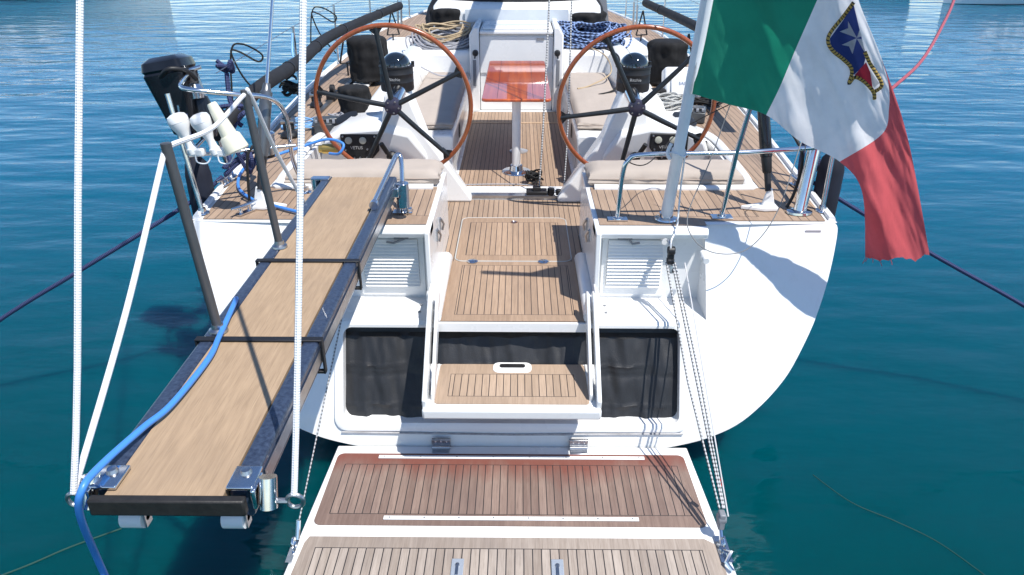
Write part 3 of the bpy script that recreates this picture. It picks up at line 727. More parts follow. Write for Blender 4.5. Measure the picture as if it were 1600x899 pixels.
# boarding step hung in the opening
m = MB(); m.prism([(3.035, .528), (3.03, .588), (3.47, .588), (3.47, .528)], 'x', XC-.452, XC+.452)
st = part(m, 'boarding_step', WHITE, bev=.012)
for sd_ in (-1, 1):
    for k, (a, b, q) in enumerate(((.428, .452, 0), (.395, .412, .06))):
        m = MB(); a, b = XC+sd_*a, XC+sd_*b
        m.prism([(3.06+q, .57), (3.05+q, .63), (3.43+q*.4, .95), (3.50+q*.4, 1.0), (3.58, .985), (3.56, .90), (3.16+q, .62), (3.45, .60), (3.45, .57)], 'x', min(a, b), max(a, b)); part(m, 'step_arm', WHITE, st, bev=.006)
m = MB(); P = rrect(-.375, .415, 3.085, 3.455, .02); m.prism(P, 'z', .586, .5925); part(m, 'step_tread', T_STEP, st)
m = MB(); m.prism(rrect(-.085, .125, 3.37, 3.47, .035), 'z', .590, .596); tq = part(m, 'tread_handle', WHITE, st, bev=.002)
m = MB(); m.prism(rrect(-.05, .09, 3.415, 3.45, .014), 'z', .595, .599); part(m, 'hand_hole', BLACKM, st)
# name plate on the quarter
m = MB(); a = at(1271, 362, y=3.79); m.obox(Vector((a.x, ty(a.z)-.004, a.z)), (.085, .004, .012)); part(m, 'quarter_plate', simple('dull grey plate', (.45, .42, .45), .4))

# ------------------------------------------------------------------ rails (part of the yacht)
def foot(m, p, r=.04): m.lathe([(0, 0), (r, 0), (r*.95, .006), (r*.55, .012), (r*.5, .03), (0, .03)], p, seg=20)
tubeR = .0135
m = MB()
m.tube(spline([(-1.25, 4.30, 1.29), at(458, 250, y=4.28), at(450, 195, y=4.24), at(438, 166, y=4.2), at(415, 152, y=4.12), at(375, 148, y=4.04), at(330, 144, y=3.98), at(295, 140, y=3.95), at(283, 136, y=4.0), at(284, 128, y=4.12), at(300, 110, y=4.5)], 6), tubeR, 12)
m.tube([(-1.745, 3.93, 1.29), (-1.83, 3.98, 1.955)], tubeR, 12); foot(m, (-1.745, 3.93, 1.294))
m.tube([(-1.82, 4.60, 1.29), (-1.90, 4.55, 1.955)], tubeR, 12); foot(m, (-1.82, 4.60, 1.294))
m.tube([(-1.775, 3.96, 1.62), (-1.26, 4.24, 1.60)], .011, 10); m.tube([(-1.86, 4.58, 1.62), (-1.775, 3.96, 1.62)], .011, 10)
foot(m, (-1.25, 4.30, 1.294))
part(m, 'stern_rail', CHROME)
m = MB()
m.tube(spline([(.60, 3.85, 1.29), (.612, 3.85, 1.55), (.64, 3.85, 1.635), (.73, 3.85, 1.665), (1.2, 3.87, 1.67), (1.55, 3.93, 1.675), (1.75, 3.99, 1.675), (1.80, 4.03, 1.67)], 6), tubeR, 12)
m.tube([(1.80, 4.03, 1.67), (1.79, 4.00, 1.29)], tubeR, 12); foot(m, (1.79, 4.00, 1.294))
m.tube([(1.187, 3.89, 1.29), (1.215, 3.87, 1.67), (1.25, 3.84, 1.95)], tubeR, 12)
m.box(.545, .655, 3.82, 3.875, 1.295, 1.302); m.box(1.13, 1.245, 3.86, 3.92, 1.295, 1.302)
m.tube([(1.80, 4.03, 1.67), (1.86, 4.6, 1.68)], tubeR, 12); m.tube([(1.86, 4.6, 1.29), (1.86, 4.6, 1.69)], tubeR, 12)
foot(m, (.60, 3.85, 1.30), .028); foot(m, (1.187, 3.89, 1.30), .028)
part(m, 'stern_rail', CHROME)
m = MB(); m.tube([(1.645, 3.96, 1.29), (1.70, 4.04, 1.68)], .036, 24); m.lathe([(0, 0), (.075, 0), (.072, .012), (.05, .02), (0, .02)], (1.645, 3.96, 1.296), sq=.7); part(m, 'davit_post', CHROME)
# lifeline stanchions
for s in (-1, 1):
    lws = [MB(), MB()]; prev = None
    for y in (4.58, 6.9, 8.75, 10.9, 13.0, 15.2):
        x = XC+s*(hw(y)-.05)
        if y > 5:
            m = MB(); m.tube([(x, y, DZ), (x-s*.01, y, DZ+.64)], .0115, 10); foot(m, (x, y, DZ+.002), .035); part(m, 'stanchion', CHROME)
        q = [(x, y, DZ+(.63 if y > 5 else .66 if s < 0 else .38)), (x, y, DZ+.33)]
        if prev:
            for lw, a, b in zip(lws, prev, q): lw.tube([a, b], .0028, 5)
        prev = q
    for lw in lws: part(lw, 'lifeline', WIRE)
# chocks, cleats, pads
def cleat(p, rz):
    m = MB(); M = Matrix.Rotation(rz, 3, 'Z'); p = Vector(p)
    m.tube([p+M @ Vector(q) for q in ((-.09, 0, .05), (-.05, 0, .045), (0, 0, .042), (.05, 0, .045), (.09, 0, .05))], [.006, .011, .013, .011, .006], 10)
    m.cyl(p+M @ Vector((-.03, 0, 0)), p+M @ Vector((-.03, 0, .045)), .011); m.cyl(p+M @ Vector((.03, 0, 0)), p+M @ Vector((.03, 0, .045)), .011); m.obox(p+Vector((0, 0, .004)), (.12, .04, .008), M)
    part(m, 'cleat', CHROME)
cleat((-1.79, 4.42, 1.295), R(80)); cleat((1.78, 4.42, 1.295), R(98)); cleat((-1.50, 3.93, 1.296), R(60))
for s in (-1, 1):   # backstay chainplates and hydraulic rams
    c = Vector((XC+s*1.455, 4.05, 1.294))
    m = MB(); m.prism([(c.x-s*.15, 4.02), (c.x-s*.02, 3.975), (c.x+s*.06, 3.985), (c.x+s*.06, 4.07), (c.x-s*.02, 4.075)], 'z', 1.294, 1.318)
    m.prism([(c.x-s*.03, 1.31), (c.x+s*.05, 1.31), (c.x+s*.02, 1.42), (c.x-s*.005, 1.42)], 'y', 4.02, 4.04)
    part(m, 'chainplate', WPL, bev=.006)
# ------------------------------------------------------------------ backstays (things of their own)
for s, lb in ((-1, 'tall backstay with thick grey hydraulic cylinder by the left stern rail'), (1, 'backstay with dark hydraulic ram mostly hidden behind the flag')):
    b = Vector((XC+s*1.455, 4.03, 1.40)); d = Vector((-s*.10, .40, 1)).normalized()
    t = thing('backstay', b, lb, 'backstay')
    part(MB().tube([b, b+d*.10, b+d*.11, b+d*.19], [.018, .018, .026, .03], 16), 'turnbuckle', BLACKM, t)
    part(MB().tube([b+d*.19, b+d*.20, b+d*.55, b+d*.56, b+d*.60], [.03, .034, .034, .026, .02], 20), 'hydraulic_cylinder', simple('grey cylinder', (.16, .17, .185), .35, .7) if s < 0 else BLACKP, t)
    part(MB().tube([b+d*.60, b+d*1.05, b+d*1.1], [.010, .010, .016], 12), 'piston_rod', CHROME, t)
    part(MB().tube([b+d*1.1, b+d*4.2], .006, 8), 'wire', WIRE, t)
    if s > 0: part(MB().tube(spline([b+Vector((.12, .0, -.1)), b+Vector((.16, .02, .0)), b+Vector((.17, .03, .2)), b+Vector((.10, .1, .33))], 6), .009, 8), 'hydraulic_hose', RUB, t)
    else: part(MB().tube(spline([b+Vector((-.10, .08, -.09)), b+Vector((-.08, .06, .05)), b+Vector((-.05, .05, .2)), b+d*.3], 6), .008, 8), 'hydraulic_hose', RUB, t)

# ------------------------------------------------------------------ passerelle
PX0, PX1, PY0, PY1, PZ = -1.045, -.632, 1.40, 3.99, 1.5
pas = thing('boarding_plank', (-.84, 2.7, 1.42), 'long teak topped gangplank with navy edges rigged out over the water', 'gangplank')
T_PLK = teak('bleached plank teak', 9, ca=(.44, .315, .20), cb=(.34, .235, .145), off=-4, dirt=.45)
m = MB(); m.box(PX0+.055, PX1-.058, PY0+.02, PY1-.03, PZ-.03, PZ-.002); part(m, 'walking_surface', T_PLK, pas)
for x0, x1 in ((PX0, PX0+.053), (PX1-.056, PX1)):
    m = MB(); m.box(x0, x1, PY0+.045, PY1-.01, PZ-.10, PZ); part(m, 'side_beam', NAVYP, pas, bev=.012, seg=3)
m = MB(); m.box(PX0+.02, PX1-.0, PY0-.004, PY0+.022, PZ-.050, PZ-.001); part(m, 'end_board', simple('worn black end board', (.022, .020, .018), .5, var=.5, vs=30, bs=.3, bsc=60), pas, bev=.005)
m = MB(); m.box(PX0+.06, PX1-.06, PY0+.1, PY1-.1, PZ-.09, PZ-.035); part(m, 'under_tray', BLACKM, pas)
m = MB(); m.box(PX1+.001, PX1+.004, 1.55, 3.9, PZ-.075, PZ-.03); part(m, 'rubbing_strip', STEEL, pas)
for y, x in ((2.18, 0), (2.83, 0)):
    m = MB()
    m.box(PX0-.012, PX1+.012, y-.014, y+.014, PZ+.001, PZ+.007); m.box(PX0-.012, PX0-.005, y-.012, y+.012, PZ-.12, PZ+.006); m.box(PX1+.005, PX1+.012, y-.012, y+.012, PZ-.13, PZ+.006); m.box(PX0-.012, PX1+.012, y-.01, y+.01, PZ-.13, PZ-.12)
    part(m, 'clamp_band', BLACKM, pas, bev=.002)
for y, h in ((2.24, .66), (2.98, .67)):
    m = MB(); x = PX0+.045
    m.tube([(x, y, PZ), (x-.045, y, PZ+h)], .0165, 16); m.lathe([(0, 0), (.017, 0), (.017, .012), (0, .014)], (x-.045, y, PZ+h), seg=16)
    sp_ = part(m, 'stanchion', ALU, pas)
    m = MB(); m.lathe([(0, 0), (.034, 0), (.032, .008), (.022, .014), (.02, .03), (0, .03)], (x, y, PZ+.001), seg=20); part(m, 'socket', STEEL, sp_)
for s, x, ro in ((-1, PX0+.045, -.04), (1, PX1-.02, 0)):
    m = MB(); m.obox((x, PY0+.075, PZ+.008), (.07, .085, .012)); m.obox((x+s*.035, PY0+.06, PZ-.02), (.012, .075, .06)); bk = part(m, 'corner_bracket', CHROME, pas, bev=.004)
    m = MB(); m.cyl((x+s*(.065+ro*.6), PY0+.035, PZ-.055), (x+s*(.065+ro*.6), PY0+.065, PZ+.022), .023); part(m, 'bracket_barrel', CHROME, bk)
    m = MB(); m.lathe([(0, 0), (.016, 0), (.012, .01), (0, .012)], (x, PY0+.09, PZ+.014)); part(m, 'bracket_bolt', STEEL, bk)
    ec = Vector((x+s*(.13+ro), PY0+.05, PZ-.045)); m = MB()
    m.tube([(x+s*(.08+ro), PY0+.05, PZ-.045), ec-Vector((s*.018, 0, 0))], .008, 8); m.tube([ec+Vector((.021*math.cos(a), 0, .021*math.sin(a))) for a in [2*PI*i/18 for i in range(18)]], .006, 8, closed=True); part(m, 'eye_ring', STEEL, pas)
for x in (PX0+.10, PX1-.05):
    m = MB(); m.cyl((x-.028, PY0+.045, PZ-.095), (x+.028, PY0+.045, PZ-.095), .030, seg=24); rl = part(m, 'roller', WPL, pas)
    m = MB(); m.cyl((x-.034, PY0+.045, PZ-.095), (x+.034, PY0+.045, PZ-.095), .01); m.box(x+.029, x+.034, PY0+.03, PY0+.06, PZ-.12, PZ-.06); part(m, 'axle', STEEL, rl)
# mounting socket + tubular handle at the inboard end
m = MB(); m.cyl((PX1+.045, 3.86, 1.36), (PX1+.045, 3.86, 1.50), .036, seg=24); m.obox((PX1+.012, 3.86, 1.46), (.04, .12, .05)); part(m, 'pivot_socket', CHROME, pas, bev=.003)
m = MB(); m.cyl((PX0-.03, 3.92, 1.44), (PX0-.03, 3.92, 1.51), .026); m.obox((PX0+.0, 3.92, 1.505), (.10, .05, .012)); part(m, 'pivot_socket', CHROME, pas, bev=.003)
m = MB(); m.tube([(PX1-.03, 3.45, PZ+.035), (PX1-.02, 4.08, PZ+.075)], .017, 14, flat=(1.2, .8)); m.lathe([(0, 0), (.022, 0), (.022, .03), (0, .035)], (PX1-.031, 3.42, PZ+.03), (0, 1, .06), seg=16); part(m, 'handle_bar', simple('handle tube', (.42, .50, .62), .2, .9), pas)
m = MB(); m.tube(spline([(PX1-.02, 4.08, PZ+.08), (PX1-.0, 4.10, PZ+.085), (PX1+.015, 4.07, PZ+.03), (PX1+.02, 3.96, 1.30)], 6), .014, 12); m.box(PX1-.03, PX1+.08, 3.92, 3.98, 1.296, 1.302); m.lathe([(0, 0), (.02, 0), (.018, .02), (0, .024)], (PX1+.06, 3.95, 1.302), seg=14); part(m, 'support_leg', CHROME, pas)

# ------------------------------------------------------------------ ropes of the passerelle
e = Vector((PX0-.045, PY0+.05, PZ-.045))
top = e + Vector((.10, .62, 1.9))*1.0
a = at(125, 0, y=1.83); d = (a-(e+Vector((0, 0, .02)))).normalized()
rope('hoisting_rope', [e+Vector((0, 0, .02)), e+d*.35, a, e+d*4.2], .0085, RW, 'white braided rope rising straight up from the outer left corner of the gangplank', n=3)
e2 = Vector((PX1-.02+.13, PY0+.05, PZ-.045)); a = at(474, 0, y=1.83); d = (a-e2).normalized()
rope('hoisting_rope', [e2+Vector((0, 0, .02)), e2+d*.35, a, e2+d*4.2], .0085, RW, 'white braided rope rising over the gangplank from its right end ring', n=3)
s1 = Vector((PX0+0, 2.24, PZ+.655)); s2 = Vector((PX0+0, 2.98, PZ+.665))
rope('hand_rope', [e+Vector((0, .004, .025)), e+(s1-e)*.5+Vector((0, 0, -.01)), s1+Vector((-.012, -.018, -.03)), s1+Vector((-.005, .018, .0)), s1+(s2-s1)*.5+Vector((0, 0, -.035)), s2+Vector((0, -.015, .0)), s2+Vector((.015, .015, -.01)), at(432, 238, y=3.30), at(480, 325, y=3.72)], .009, RW, 'white rope threaded as handrail through the two grey gangplank posts', n=10)
# blue hose
hp = [at(178, 930, z=1.0), at(150, 868, z=1.2), at(125, 805, z=1.44), at(128, 766, z=1.53), at(155, 730, z=1.535), at(223, 669, z=1.525), at(268, 632, z=1.52), at(325, 562, z=1.515), at(343, 525, z=1.515), at(368, 470, z=1.51), Vector((-1.075, 2.6, 1.44)), Vector((-1.10, 2.9, 1.38)), Vector((-1.12, 3.4, 1.33)), Vector((-1.10, 3.8, 1.315)), at(440, 325, z=1.31), at(395, 312, z=1.31), at(372, 290, z=1.31), at(385, 260, z=1.31), at(430, 243, z=1.34), at(470, 230, z=1.36), at(510, 218, z=1.40), at(536, 225, z=1.38), at(530, 240, z=1.32), at(515, 240, z=1.30)]
rope('water_hose', hp, .0098, HOSE, 'bright blue water hose running along the left edge of the gangplank', 'hose', seg=10, n=8)
# brass fitting by the footwell
m = MB(); c = at(515, 233, z=1.31); m.cyl(c+Vector((-.05, 0, 0)), c+Vector((.06, .01, 0)), .035); m.cyl(c+Vector((-.075, 0, 0)), c+Vector((-.05, 0, 0)), .028)
single(m, 'hose_connector', BRASS, c, 'round brass hose fitting beside the left footwell', 'hose fitting')

# ------------------------------------------------------------------ cushions
def cushion(name, x0, x1, y0, y1, z0, h, label, group, seam=None):
    m = MB(); nu, nv = 26, 16
    def f(a, b, top=True):
        x = x0+(x1-x0)*a; y = y0+(y1-y0)*b
        ed = min(a*(x1-x0), (1-a)*(x1-x0), b*(y1-y0), (1-b)*(y1-y0))
        k = 1-max(0, 1-ed/.035)**2.2
        z = z0+h*(.72+.28*k) + .010*noise.noise(Vector((x*5, y*5, 2))) + .005*noise.noise(Vector((x*16, y*11, 5))) + .010*math.sin(a*PI)*math.sin(b*PI)
        if seam:
            for sm in seam: z -= .008*math.exp(-((y-sm)/.012)**2)
        return Vector((x, y, z))
    T = [[m.bm.verts.new(f(i/nu, j/nv)) for i in range(nu+1)] for j in range(nv+1)]
    for j in range(nv):
        for i in range(nu): m.bm.faces.new([T[j][i], T[j][i+1], T[j+1][i+1], T[j+1][i]])
    bd = [T[0][i] for i in range(nu+1)]+[T[j][nu] for j in range(1, nv+1)]+[T[nv][i] for i in range(nu-1, -1, -1)]+[T[j][0] for j in range(nv-1, 0, -1)]
    cen = Vector(((x0+x1)/2, (y0+y1)/2, 0)); prev = bd
    for lv, out in ((.52, .009), (.47, .002), (.25, .012), (.02, -.004)):
        cur = []
        for k, v in enumerate(bd):
            dd = Vector((v.co.x-cen.x, v.co.y-cen.y, 0)); q = Vector((dd.x/(x1-x0), dd.y/(y1-y0), 0)); q = Vector((math.copysign(1, q.x) if abs(q.x) > .49 else 0, math.copysign(1, q.y) if abs(q.y) > .49 else 0, 0))
            wr = .011*noise.noise(Vector((v.co.x*14, v.co.y*14, lv*14)))+.006*noise.noise(Vector((v.co.x*32, v.co.y*32, lv*9)))
            cur.append(m.bm.verts.new((v.co.x+q.x*(out+wr), v.co.y+q.y*(out+wr), z0+h*lv)))
        for k in range(len(bd)): m.bm.faces.new([prev[k], cur[k], cur[(k+1) % len(bd)], prev[(k+1) % len(bd)]])
        prev = cur
    m.bm.faces.new(prev)
    c = Vector((cen.x, cen.y, z0)); t = thing(name, c, label, 'cushion', group)
    m.build('padding', CUSH, t)
    z = z0+h*.495
    P = [(x0-.008, y0-.008, z), (x1+.008, y0-.008, z), (x1+.008, y1+.008, z), (x0-.008, y1+.008, z)]
    MB().tube(P, .004, 6, closed=True).build('piping', simple('tan piping', (.42, .34, .28), .8), t)
cushion('seat_cushion', XC-1.42, XC-.475, 4.42, 4.70, DZ+.006, .092, 'beige helm seat cushion on the left, behind the inboard end of the gangplank', 'beige cockpit cushions')
cushion('seat_cushion', XC+.475, XC+1.42, 4.42, 4.70, DZ+.006, .092, 'beige helm seat cushion on the right, behind the white flagstaff', 'beige cockpit cushions')
cushion('seat_cushion', XC-.965, XC-.525, 6.08, 8.30, 1.22, .075, 'beige bench cushion left of the varnished table, half in shade', 'beige cockpit cushions', (7.0, 7.9))
cushion('seat_cushion', XC+.525, XC+.965, 6.08, 8.30, 1.22, .075, 'beige bench cushion right of the varnished table, seen through the right wheel', 'beige cockpit cushions', (7.0, 7.9))

# ------------------------------------------------------------------ winches with covers
def cover(c, r, h, label, top=1.0, sq=1.):
    m = MB(); pr = [(r*.98, 0), (r*1.0, .015), (r*.90, h*.10), (r*1.0, h*.2), (r*.93, h*.32), (r*1.0, h*.42), (r*.94*top, h*.5), (r*1.03*top, h*.62), (r*.96*top, h*.72), (r*1.02*top, h*.85), (r*.96*top, h*.94), (r*.80*top, h*.99), (r*.3, h), (.001, h)]
    m.lathe(pr, c, seg=56, wob=.15, sq=sq)
    return single(m, 'winch_cover', CLOTH, c, label, 'winch cover', 'black winch covers', sub=1)
cover((-1.455, 7.6, 1.33), .20, .42, 'tall black cloth winch cover standing left of the compass seen through the left wheel', 1.0)
cover((-1.30, 6.12, 1.325), .125, .24, 'low rounded black winch cover below the tall one, behind a wheel spoke', 1.05)
cover((1.52, 7.6, 1.30), .19, .42, 'tall black cloth winch cover near the right wheel rim beside the flagstaff', 1.03)
cover((-.80, 9.25, 1.47), .20, .38, 'black winch cover above the tan and grey rope coil', 1.0)
cover((1.27, 6.60, 1.30), .08, .15, 'small black winch cover half hidden behind the white instrument box')
cover((.82, 9.3, 1.47), .24, .34, 'black winch cover above the blue rope coil', 1.1)
# rope hanks
def hank(name, c, r, n, rad, mat, label, flat=.7, h=.1, sq=1., seedv=0, droop=0, cat='rope coil', grp=None):
    rd = random.Random(seedv); m = MB() ; c = Vector(c)
    for k in range(n):
        rr = r*(.55+.5*rd.random()); ph = rd.random()*6.28; tz = c.z+h*rd.random(); ex = 1+.3*rd.random(); tl_ = .12*(rd.random()-.5); ox = (rd.random()-.5)*r*.35
        P = []
        for i in range(14):
            a = 2*PI*i/14
            x = ox+rr*ex*math.cos(a)+.012*rd.random(); y = rr*flat*math.sin(a+.2*rd.random())
            P.append((c.x+x, c.y+y*sq, tz+tl_*x+.015*math.sin(3*a+ph)-droop*max(0, -math.sin(a))*rr))
        m.tube(spline(P, 3, True), rad, 6, closed=True)
    return single(m, name, mat, c, label, cat, grp)
hank('rope_coil', (-.80, 8.80, 1.50), .30, 34, .009, RGREY, 'big tangle of grey flecked rope heaped under the forward left winch', .95, .13, seedv=3, droop=.45)
hank('rope_coil', (-.82, 8.82, 1.64), .25, 6, .010, RTAN, 'loose tan rope loops hanging over the grey coil by the forward left winch', .8, .08, seedv=5, droop=.5)
hank('rope_coil', (.86, 8.85, 1.50), .34, 34, .011, RBLUE, 'heaped blue flecked rope coil under the forward right winch', .85, .2, seedv=8, droop=.35)
hank('rope_coil', (.84, 8.72, 1.48), .29, 3, .010, rope_mat('cream rope', (.62, .55, .44), (.4, .33, .25), 50, 2), 'cream rope turns lying in front of the blue coil', .55, .04, seedv=9)
hank('rope_coil', (-1.26, 6.02, 1.335), .17, 6, .007, RGREY, 'thin grey line wrapped round the foot of the low left winch', .8, .03, seedv=11)
hank('rope_coil', (1.30, 6.40, 1.33), .15, 11, .008, rope_mat('pale line', (.6, .6, .58), (.3, .3, .28), 40, 2), 'pale rope turns hanging beside the white instrument box', .7, .12, seedv=12)
hank('rope_coil', (1.66, 6.62, 1.31), .16, 10, .007, RBLK, 'dark rope coil lying on the teak right of the instrument box', .9, .07, seedv=13)
hank('rope_coil', (.165, 5.80, .87), .055, 14, .0055, RBLK, 'small black cord coil on the cockpit floor by the table foot', 1.0, .07, seedv=14)
hank('rope_coil', (-1.68, 5.85, 1.31), .13, 4, .007, simple('pale blue line', (.2, .42, .7), .6), 'pale blue line coiled on the left side deck', 1.0, .03, seedv=15)
# grey cable draped on right coaming
rope('coaming_line', [(.92, 8.7, 1.50), (1.08, 8.1, 1.50), (1.05, 7.6, 1.46), (.98, 7.2, 1.33), (.80, 7.05, 1.30)], .009, RBLK, 'black line draped over the right coaming above the bench cushion')
rope('coaming_line', [(.80, 8.7, 1.50), (.97, 8.2, 1.47), (.98, 7.7, 1.38), (.75, 7.4, 1.315), (.62, 7.3, 1.305)], .007, RTAN, 'thin tan line lying down the right coaming to the cushion')
rope('coaming_line', [(-.80, 8.62, 1.49), (-.64, 8.45, 1.36), (-.58, 8.1, 1.32), (-.75, 7.8, 1.33), (-.97, 7.9, 1.40)], .008, RGREY, 'grey rope loop hanging from the coil onto the left coaming')
# instrument box
m = MB(); m.obox((1.50, 6.72, 1.47), (.34, .16, .27), Matrix.Rotation(-.35, 3, 'X'))
ib = thing('instrument_box', (1.50, 6.72, 1.30), 'white plastic box with raised lid right of the right wheel', 'box'); m.build('case', WPL, ib, bev=.03, seg=3)
m = MB(); m.obox((1.51, 6.635, 1.485), (.25, .02, .20), Matrix.Rotation(-.35, 3, 'X')); ibl = m.build('lid', WHITE, ib, bev=.012)
text('SAILOR', .04, Vector((1.52, 6.623, 1.49)), Matrix.Rotation(PI/2-.35, 3, 'X'), 'lid_lettering', simple('blue grey print', (.25, .3, .45), .5), ibl)
m = MB(); m.cyl((1.50, 6.74, 1.29), (1.50, 6.74, 1.36), .04); m.build('foot', SHADEG, ib)

# mainsheet falls
rope('mainsheet_fall', [(.21, 5.47, .93), (.235, 5.55, 1.4), (.275, 5.9, 2.3), (.31, 6.3, 3.4)], .0065, RFLECK, 'black and white flecked line rising in front of the right side of the table', n=4)
rope('mainsheet_fall', [(.40, 5.47, .90), (.425, 5.6, 1.4), (.44, 5.9, 2.3), (.45, 6.2, 3.3)], .006, RFLECK, 'second flecked line rising from the track just left of the right wheel', n=4)
rope('traveller_line', [(-.39, 5.72, .86), (-.15, 5.73, .862), (.1, 5.72, .862), (.2, 5.6, .88)], .005, RGREY, 'thin grey line lying across the cockpit floor ahead of the track')

# ------------------------------------------------------------------ platform tackles
bt = Vector((.875, 3.66, 1.16)); bb_ = Vector((1.0, 2.60, .26))
tk = thing('block_and_tackle', bb_, 'flecked rope tackle with block from right locker corner down to the platform edge', 'tackle')
def mk(mb, n, mat, **k): return mb.build(n, mat, tk, **k)
m = MB(); m.obox(bt, (.035, .03, .10)); m.cyl(bt+Vector((-.02, 0, .03)), bt+Vector((.02, 0, .03)), .024); m.cyl(bt+Vector((-.02, 0, -.03)), bt+Vector((.02, 0, -.03)), .02); mk(m, 'upper_block', BLACKM, bev=.006)
m = MB(); m.tube([bt+Vector((0, 0, .05)), Vector((.86, 3.70, 1.235))], .01, 8); m.tube([bt+Vector((.005, -.02, -.05)), bt+Vector((.005, -.03, -.09))], .012, 8); mk(m, 'shackle', STEEL)
for k, (dx, r_) in enumerate(((-.02, .0055), (.012, .006), (.026, .0055))):
    m = MB(); m.tube([bt+Vector((dx, 0, -.04)), bt.lerp(bb_, .5)+Vector((dx*1.4, 0, -.012)), bb_+Vector((dx*.5, .02, .08))], r_, 8); mk(m, 'tackle_fall', RFLECK)
m = MB(); m.tube([Vector((.965, 3.70, 1.10)), bb_+Vector((.03, 0, .05))], .0035, 6); mk(m, 'wire', simple('pale wire', (.6, .6, .6), .4))
m = MB(); m.obox(bb_+Vector((0, 0, .03)), (.03, .045, .09)); m.cyl(bb_+Vector((-.02, 0, .04)), bb_+Vector((.02, 0, .04)), .025); mk(m, 'lower_block', SHADEG, bev=.006)
m = MB(); m.box(.975, 1.03, 2.44, 2.60, .185, .19); m.tube([bb_+Vector((0, 0, -.01)), Vector((1.0, 2.54, .20))], .01, 8); m.tube([Vector((1.0, 2.53, .215))+Vector((0, .022*math.cos(t), .022*math.sin(t))) for t in [2*PI*i/14 for i in range(14)]], .006, 6, closed=True); m.tube([(1.005, 2.50, .2), (1.02, 2.46, .23), (.99, 2.42, .21), (1.01, 2.38, .2)], .01, 6); mk(m, 'deck_eye', CHROME)
m = MB(); q = bt.lerp(bb_, .86); m.cyl(q+Vector((.03, 0, .02)), q+Vector((.032, -.01, -.015)), .012); mk(m, 'red_stopper', REDP)
bt = Vector((-.60, 3.72, 1.22)); 
ls = thing('platform_line', (-.985, 2.58, .19), 'thin grey line from under the gangplank down to the left platform edge', 'line')
m = MB(); m.tube([Vector((-.83, 3.70, 1.20)), Vector((-.975, 2.60, .26))], .004, 6); m.build('line', RFLECK, ls)
m = MB(); m.tube([(-.975, 2.60, .27), (-.98, 2.56, .19)], .011, 8); m.tube([Vector((-.985, 2.52, .21))+Vector((0, .022*math.cos(t), .022*math.sin(t))) for t in [2*PI*i/14 for i in range(14)]], .006, 6, closed=True); m.box(-1.0, -.97, 2.42, 2.56, .183, .19); m.build('shackle', CHROME, ls)

# ------------------------------------------------------------------ flagstaff, flag
fs0 = Vector((.872, 3.866, 1.295)); fd = Vector((.008, -.366, 1.18)).normalized()
fs = thing('flagstaff', fs0, 'thick white flagstaff leaning aft from the right stern deck', 'flagpole')
MB().tube([fs0, fs0+fd*.40, fs0+fd*.42, fs0+fd*.45, fs0+fd*.46, fs0+fd*2.3], [.033, .031, .036, .036, .029, .025], 24).build('pole', simple('pale grey white pole', (.76, .78, .80), .4), fs)
m = MB(); m.lathe([(0, 0), (.065, 0), (.062, .008), (.04, .015), (.038, .035), (0, .035)], fs0); m.build('base_plate', CHROME, fs)
m = MB(); q = fs0+fd*.43; m.tube([q+Vector((.04*math.cos(t), .04*math.sin(t), .01*math.sin(2*t))) for t in [2*PI*i/16 for i in range(16)]], .005, 6, closed=True); m.tube(spline([q+Vector((-.04, 0, .05)), q+Vector((-.055, 0, .0)), q+Vector((-.04, -.01, -.03))], 5), .01, 6); m.build('halyard_lashing', RW, fs)
FT = {  # t rows from the lower edge (1) to the upper edge (0); columns hoist .. fly
 1.00: [(1079, 146), (1137, 163), (1197, 180), (1250, 221), (1312, 253), (1347, 300), (1352, 402)],
 0.75: [(1087, 100), (1150, 103), (1219, 135), (1290, 165), (1378, 210), (1378, 306), (1381, 407)],
 0.50: [(1096, 45), (1163, 35), (1244, 75), (1312, 95), (1389, 170), (1399, 296), (1406, 402)],
 0.25: [(1105, 0), (1178, -30), (1266, 25), (1332, 30), (1388, 130), (1420, 300), (1430, 406)],
 0.00: [(1134, -190), (1215, -210), (1325, -110), (1338, -12), (1377, 90), (1418, 215), (1452, 396)]}
def cr(P, t):
    n = len(P)-1; x = max(0, min(n-1e-6, t*n)); i = int(x); f = x-i
    a, b, c, d = P[max(i-1, 0)], P[i], P[i+1], P[min(i+2, n)]
    return tuple(.5*((2*b[k])+(c[k]-a[k])*f+(2*a[k]-5*b[k]+4*c[k]-d[k])*f*f+(3*b[k]-a[k]-3*c[k]+d[k])*f**3) for k in range(2))
def flag_uv(s, t):
    rows_ = [cr(FT[k], s) for k in (0.0, .25, .5, .75, 1.0)]
    return cr(rows_, t)
def flag_depth(u, v):
    hoist = 3.50+.1*v/145
    k = max(0, min(1, (u-(1105-.17*v))/90.)); k = k*k*(3-2*k)
    far = 3.50+.0006*max(-150, min(200, v)) - .20*max(0, min(1, (u-1230)/150.))
    d = hoist*(1-k)+far*k
    q = u*.93-v*.37; p_ = u*.37+v*.93
    rip = .030*math.sin(q*.042+.5)+.012*math.sin(q*.10+p_*.008+2)
    rip += .020*noise.noise(Vector((q*.03, p_*.006, 3)))+.014*noise.noise(Vector((q*.09, p_*.012, 7)))+.005*noise.noise(Vector((q*.25, p_*.03, 5)))
    return d+rip*k
def flag_pt(u, v, o=0): return at(u, v, y=flag_depth(u, v)-o)
flag = thing('ensign_flag', flag_pt(1080, 145), 'large faded green white and red flag with a shield emblem hanging from the white staff', 'flag')
